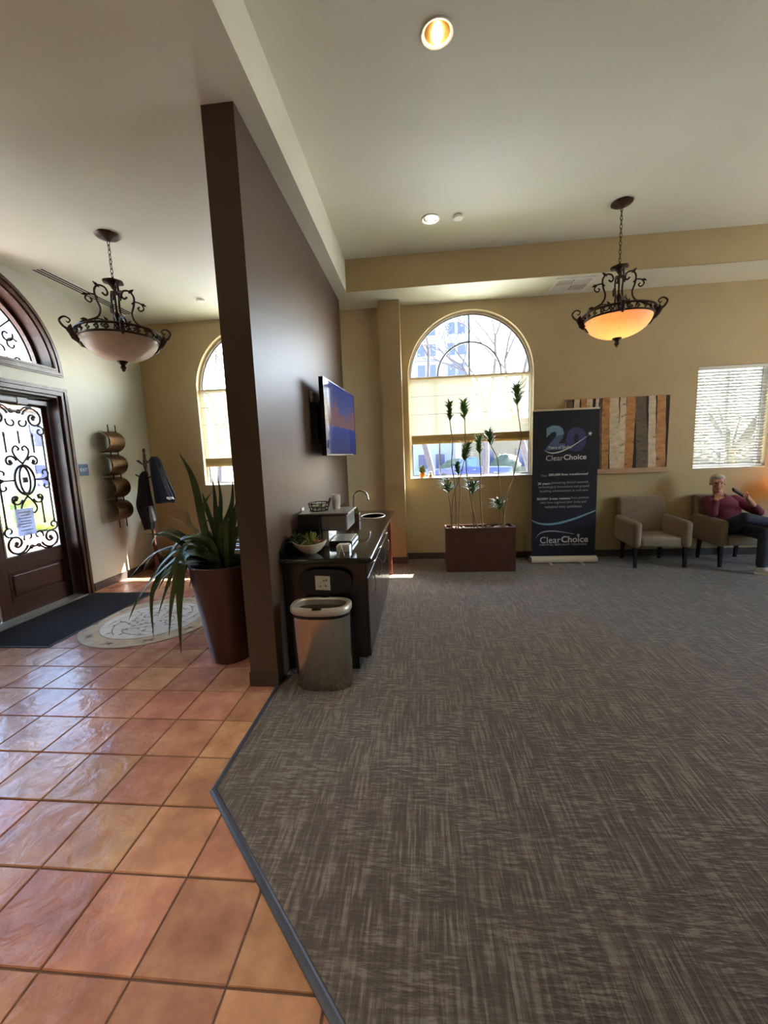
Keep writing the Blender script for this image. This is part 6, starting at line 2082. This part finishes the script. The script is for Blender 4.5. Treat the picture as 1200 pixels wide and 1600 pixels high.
low = [(0.0, 0.42)] + warch(0.95) + warch(3.95) + [(5.0, 0.45)]
side = low + [(5.02, 1.10), (3.10, 1.13), (2.95, 1.16), (1.72, 1.16), (1.45, 1.12), (0.35, 1.04), (0.04, 0.95)]
obj('body', G().prism(side, lambda u, v, d: (u, d, v), -0.9, 0.9), 'truck_blue', t)
cabp = [(1.45, 1.13), (1.60, 1.18), (2.02, 1.66), (2.20, 1.74), (2.85, 1.75), (2.98, 1.70), (3.06, 1.15)]
obj('cab', G().prism(cabp, lambda u, v, d: (u, d * (1 - 0.10 * max(0, v - 1.15) / 0.6), v), -0.86, 0.86), 'truck_blue', t)
obj('side_window', G().prism([(1.78, 1.22), (2.10, 1.62), (2.32, 1.66), (2.32, 1.22)], lambda u, v, d: (u, d, v), -0.875, -0.80), 'car_glass', t)
obj('side_window', G().prism([(2.38, 1.22), (2.38, 1.66), (2.84, 1.66), (2.90, 1.22)], lambda u, v, d: (u, d, v), -0.875, -0.80), 'car_glass', t)
obj('bumper', G().rbox(-0.08, 0.05, -0.88, 0.88, 0.42, 0.60, 0.02), 'steel_trim', t)
obj('bumper', G().rbox(4.98, 5.12, -0.88, 0.88, 0.45, 0.62, 0.02), 'steel_trim', t)
obj('door_handle', G().rbox(2.66, 2.82, -0.915, -0.89, 1.0, 1.03, 0.005), 'chrome', t)
for cx in (0.95, 3.95):
    for sy in (-0.80, 0.80):
        wh = obj('wheel', G().lathe([(0.002, -0.10), (0.30, -0.11), (0.36, -0.08), (0.365, 0.0), (0.36, 0.08), (0.30, 0.11), (0.002, 0.10)], 24).xf(lambda v: (v.x, v.z, v.y)), 'tyre', t, True, loc=(cx, sy, 0.365))
        obj('hubcap', G().lathe([(0.002, -0.118), (0.18, -0.116), (0.2, -0.10)], 16).xf(lambda v: (v.x, v.z if sy < 0 else -v.z, v.y)), 'steel_trim', wh, True)


# ---- bare-branched street trees with sparse leaves
def tree(name, label, loc, h, r, seed, lean=(0.1, 0), nl=500, depth=5, spread=0.62):
    rr = random.Random(seed)
    t = thing(name, label, 'tree', loc, group='street trees outside')
    g = G()
    tips = []

    def grow(p, d, l, rad, lev):
        pts, rs = [p], [rad]
        n = 4
        for i in range(n):
            d = (d + Vector((rr.uniform(-1, 1), rr.uniform(-1, 1), rr.uniform(-0.4, 0.9))) * 0.13).normalized()
            p = p + d * (l / n)
            pts.append(p)
            rs.append(rad * (1 - 0.35 * (i + 1) / n))
            if lev >= 2:
                tips.append((p, d))
        g.tube(pts, rs, 7 if lev < 2 else 4)
        if lev < depth:
            k = 3 if lev < 3 else 2
            for q in range(k):
                a = rr.uniform(0, 6.28)
                o1 = d.orthogonal().normalized()
                o2 = d.cross(o1)
                nd = (d * (1 - spread * 0.5) + (o1 * math.cos(a) + o2 * math.sin(a)) * spread * rr.uniform(0.6, 1.2) + Vector((0, 0, 0.12))).normalized()
                grow(p if q else p - d * l * 0.1, nd, l * rr.uniform(0.62, 0.85), rs[-1] * 0.72, lev + 1)

    grow(Vector((0, 0, 0)), Vector((lean[0], lean[1], 1)).normalized(), h * 0.36, r, 0)
    obj('trunk', g, 'bark', t, True)
    f = G()
    for k in range(nl):
        p, d = rr.choice(tips)
        c = p + Vector((rr.uniform(-0.25, 0.25), rr.uniform(-0.25, 0.25), rr.uniform(-0.25, 0.2)))
        a = Vector((rr.uniform(-1, 1), rr.uniform(-1, 1), rr.uniform(-1, 1))).normalized() * 0.055
        b_ = a.orthogonal().normalized() * 0.035
        f.add([c - a, c + b_, c + a, c - b_], [(0, 1, 2, 3)])
    o = obj('foliage', f, 'leaf_out', t)
    o['kind'] = 'stuff'
    return t


tree('street_tree', 'bare forked street tree outside the left half of the arched window', (0.6, 15.5, GZ), 11, 0.16, 3, (-0.06, 0.0), 1500, 6)
tree('street_tree', 'leaning street tree outside behind the middle of the arched window', (2.9, 20.0, GZ), 12, 0.20, 12, (0.16, 0.05), 1500, 6)
tree('street_tree', 'street tree whose branches reach in from the right of the arched window', (5.2, 17.5, GZ), 11, 0.17, 21, (-0.34, 0.0), 1300, 6)
tree('leafy_tree', 'small-leaved tree outside the entry window', (-7.4, 14.5, GZ), 10, 0.16, 8, (0.0, 0.0), 2600)
tree('leafy_tree', 'leafy tree outside beyond the entry door patio', (-19.0, 9.5, GZ), 8, 0.18, 17, (0.0, 0.0), 1500)

# ---- spiky plant outside the blind window
t = thing('yucca', 'spiky yellow-green yucca outside the blind window', 'plant', (5.25, 7.5, GZ + 0.35))
obj('stem', G().tube([(0, 0, 0), (0.03, 0, 1.0), (0, 0, 2.05)], [0.09, 0.07, 0.06], 8), 'cane', t, True)
rr = random.Random(2)
for k in range(34):
    a = k * 2.399
    e_ = rr.uniform(0.15, 1.1)
    d = Vector((math.cos(a) * math.cos(e_), math.sin(a) * math.cos(e_), math.sin(e_)))
    l = rr.uniform(0.7, 1.15)
    b0 = Vector((0, 0, rr.uniform(1.7, 2.05)))
    obj('leaf', strap([b0, b0 + d * l * 0.4 + Vector((0, 0, 0.05)), b0 + d * l * 0.75 + Vector((0, 0, 0.05)), b0 + d * l - Vector((0, 0, 0.06))], 0.07, 80 + k), 'yucca', t, True)
struct('terrace', G().box(3.0, 7.0, YF + WT, 8.6, GZ, GZ + 0.35), 'concrete', label='raised planting bed outside the blind window')
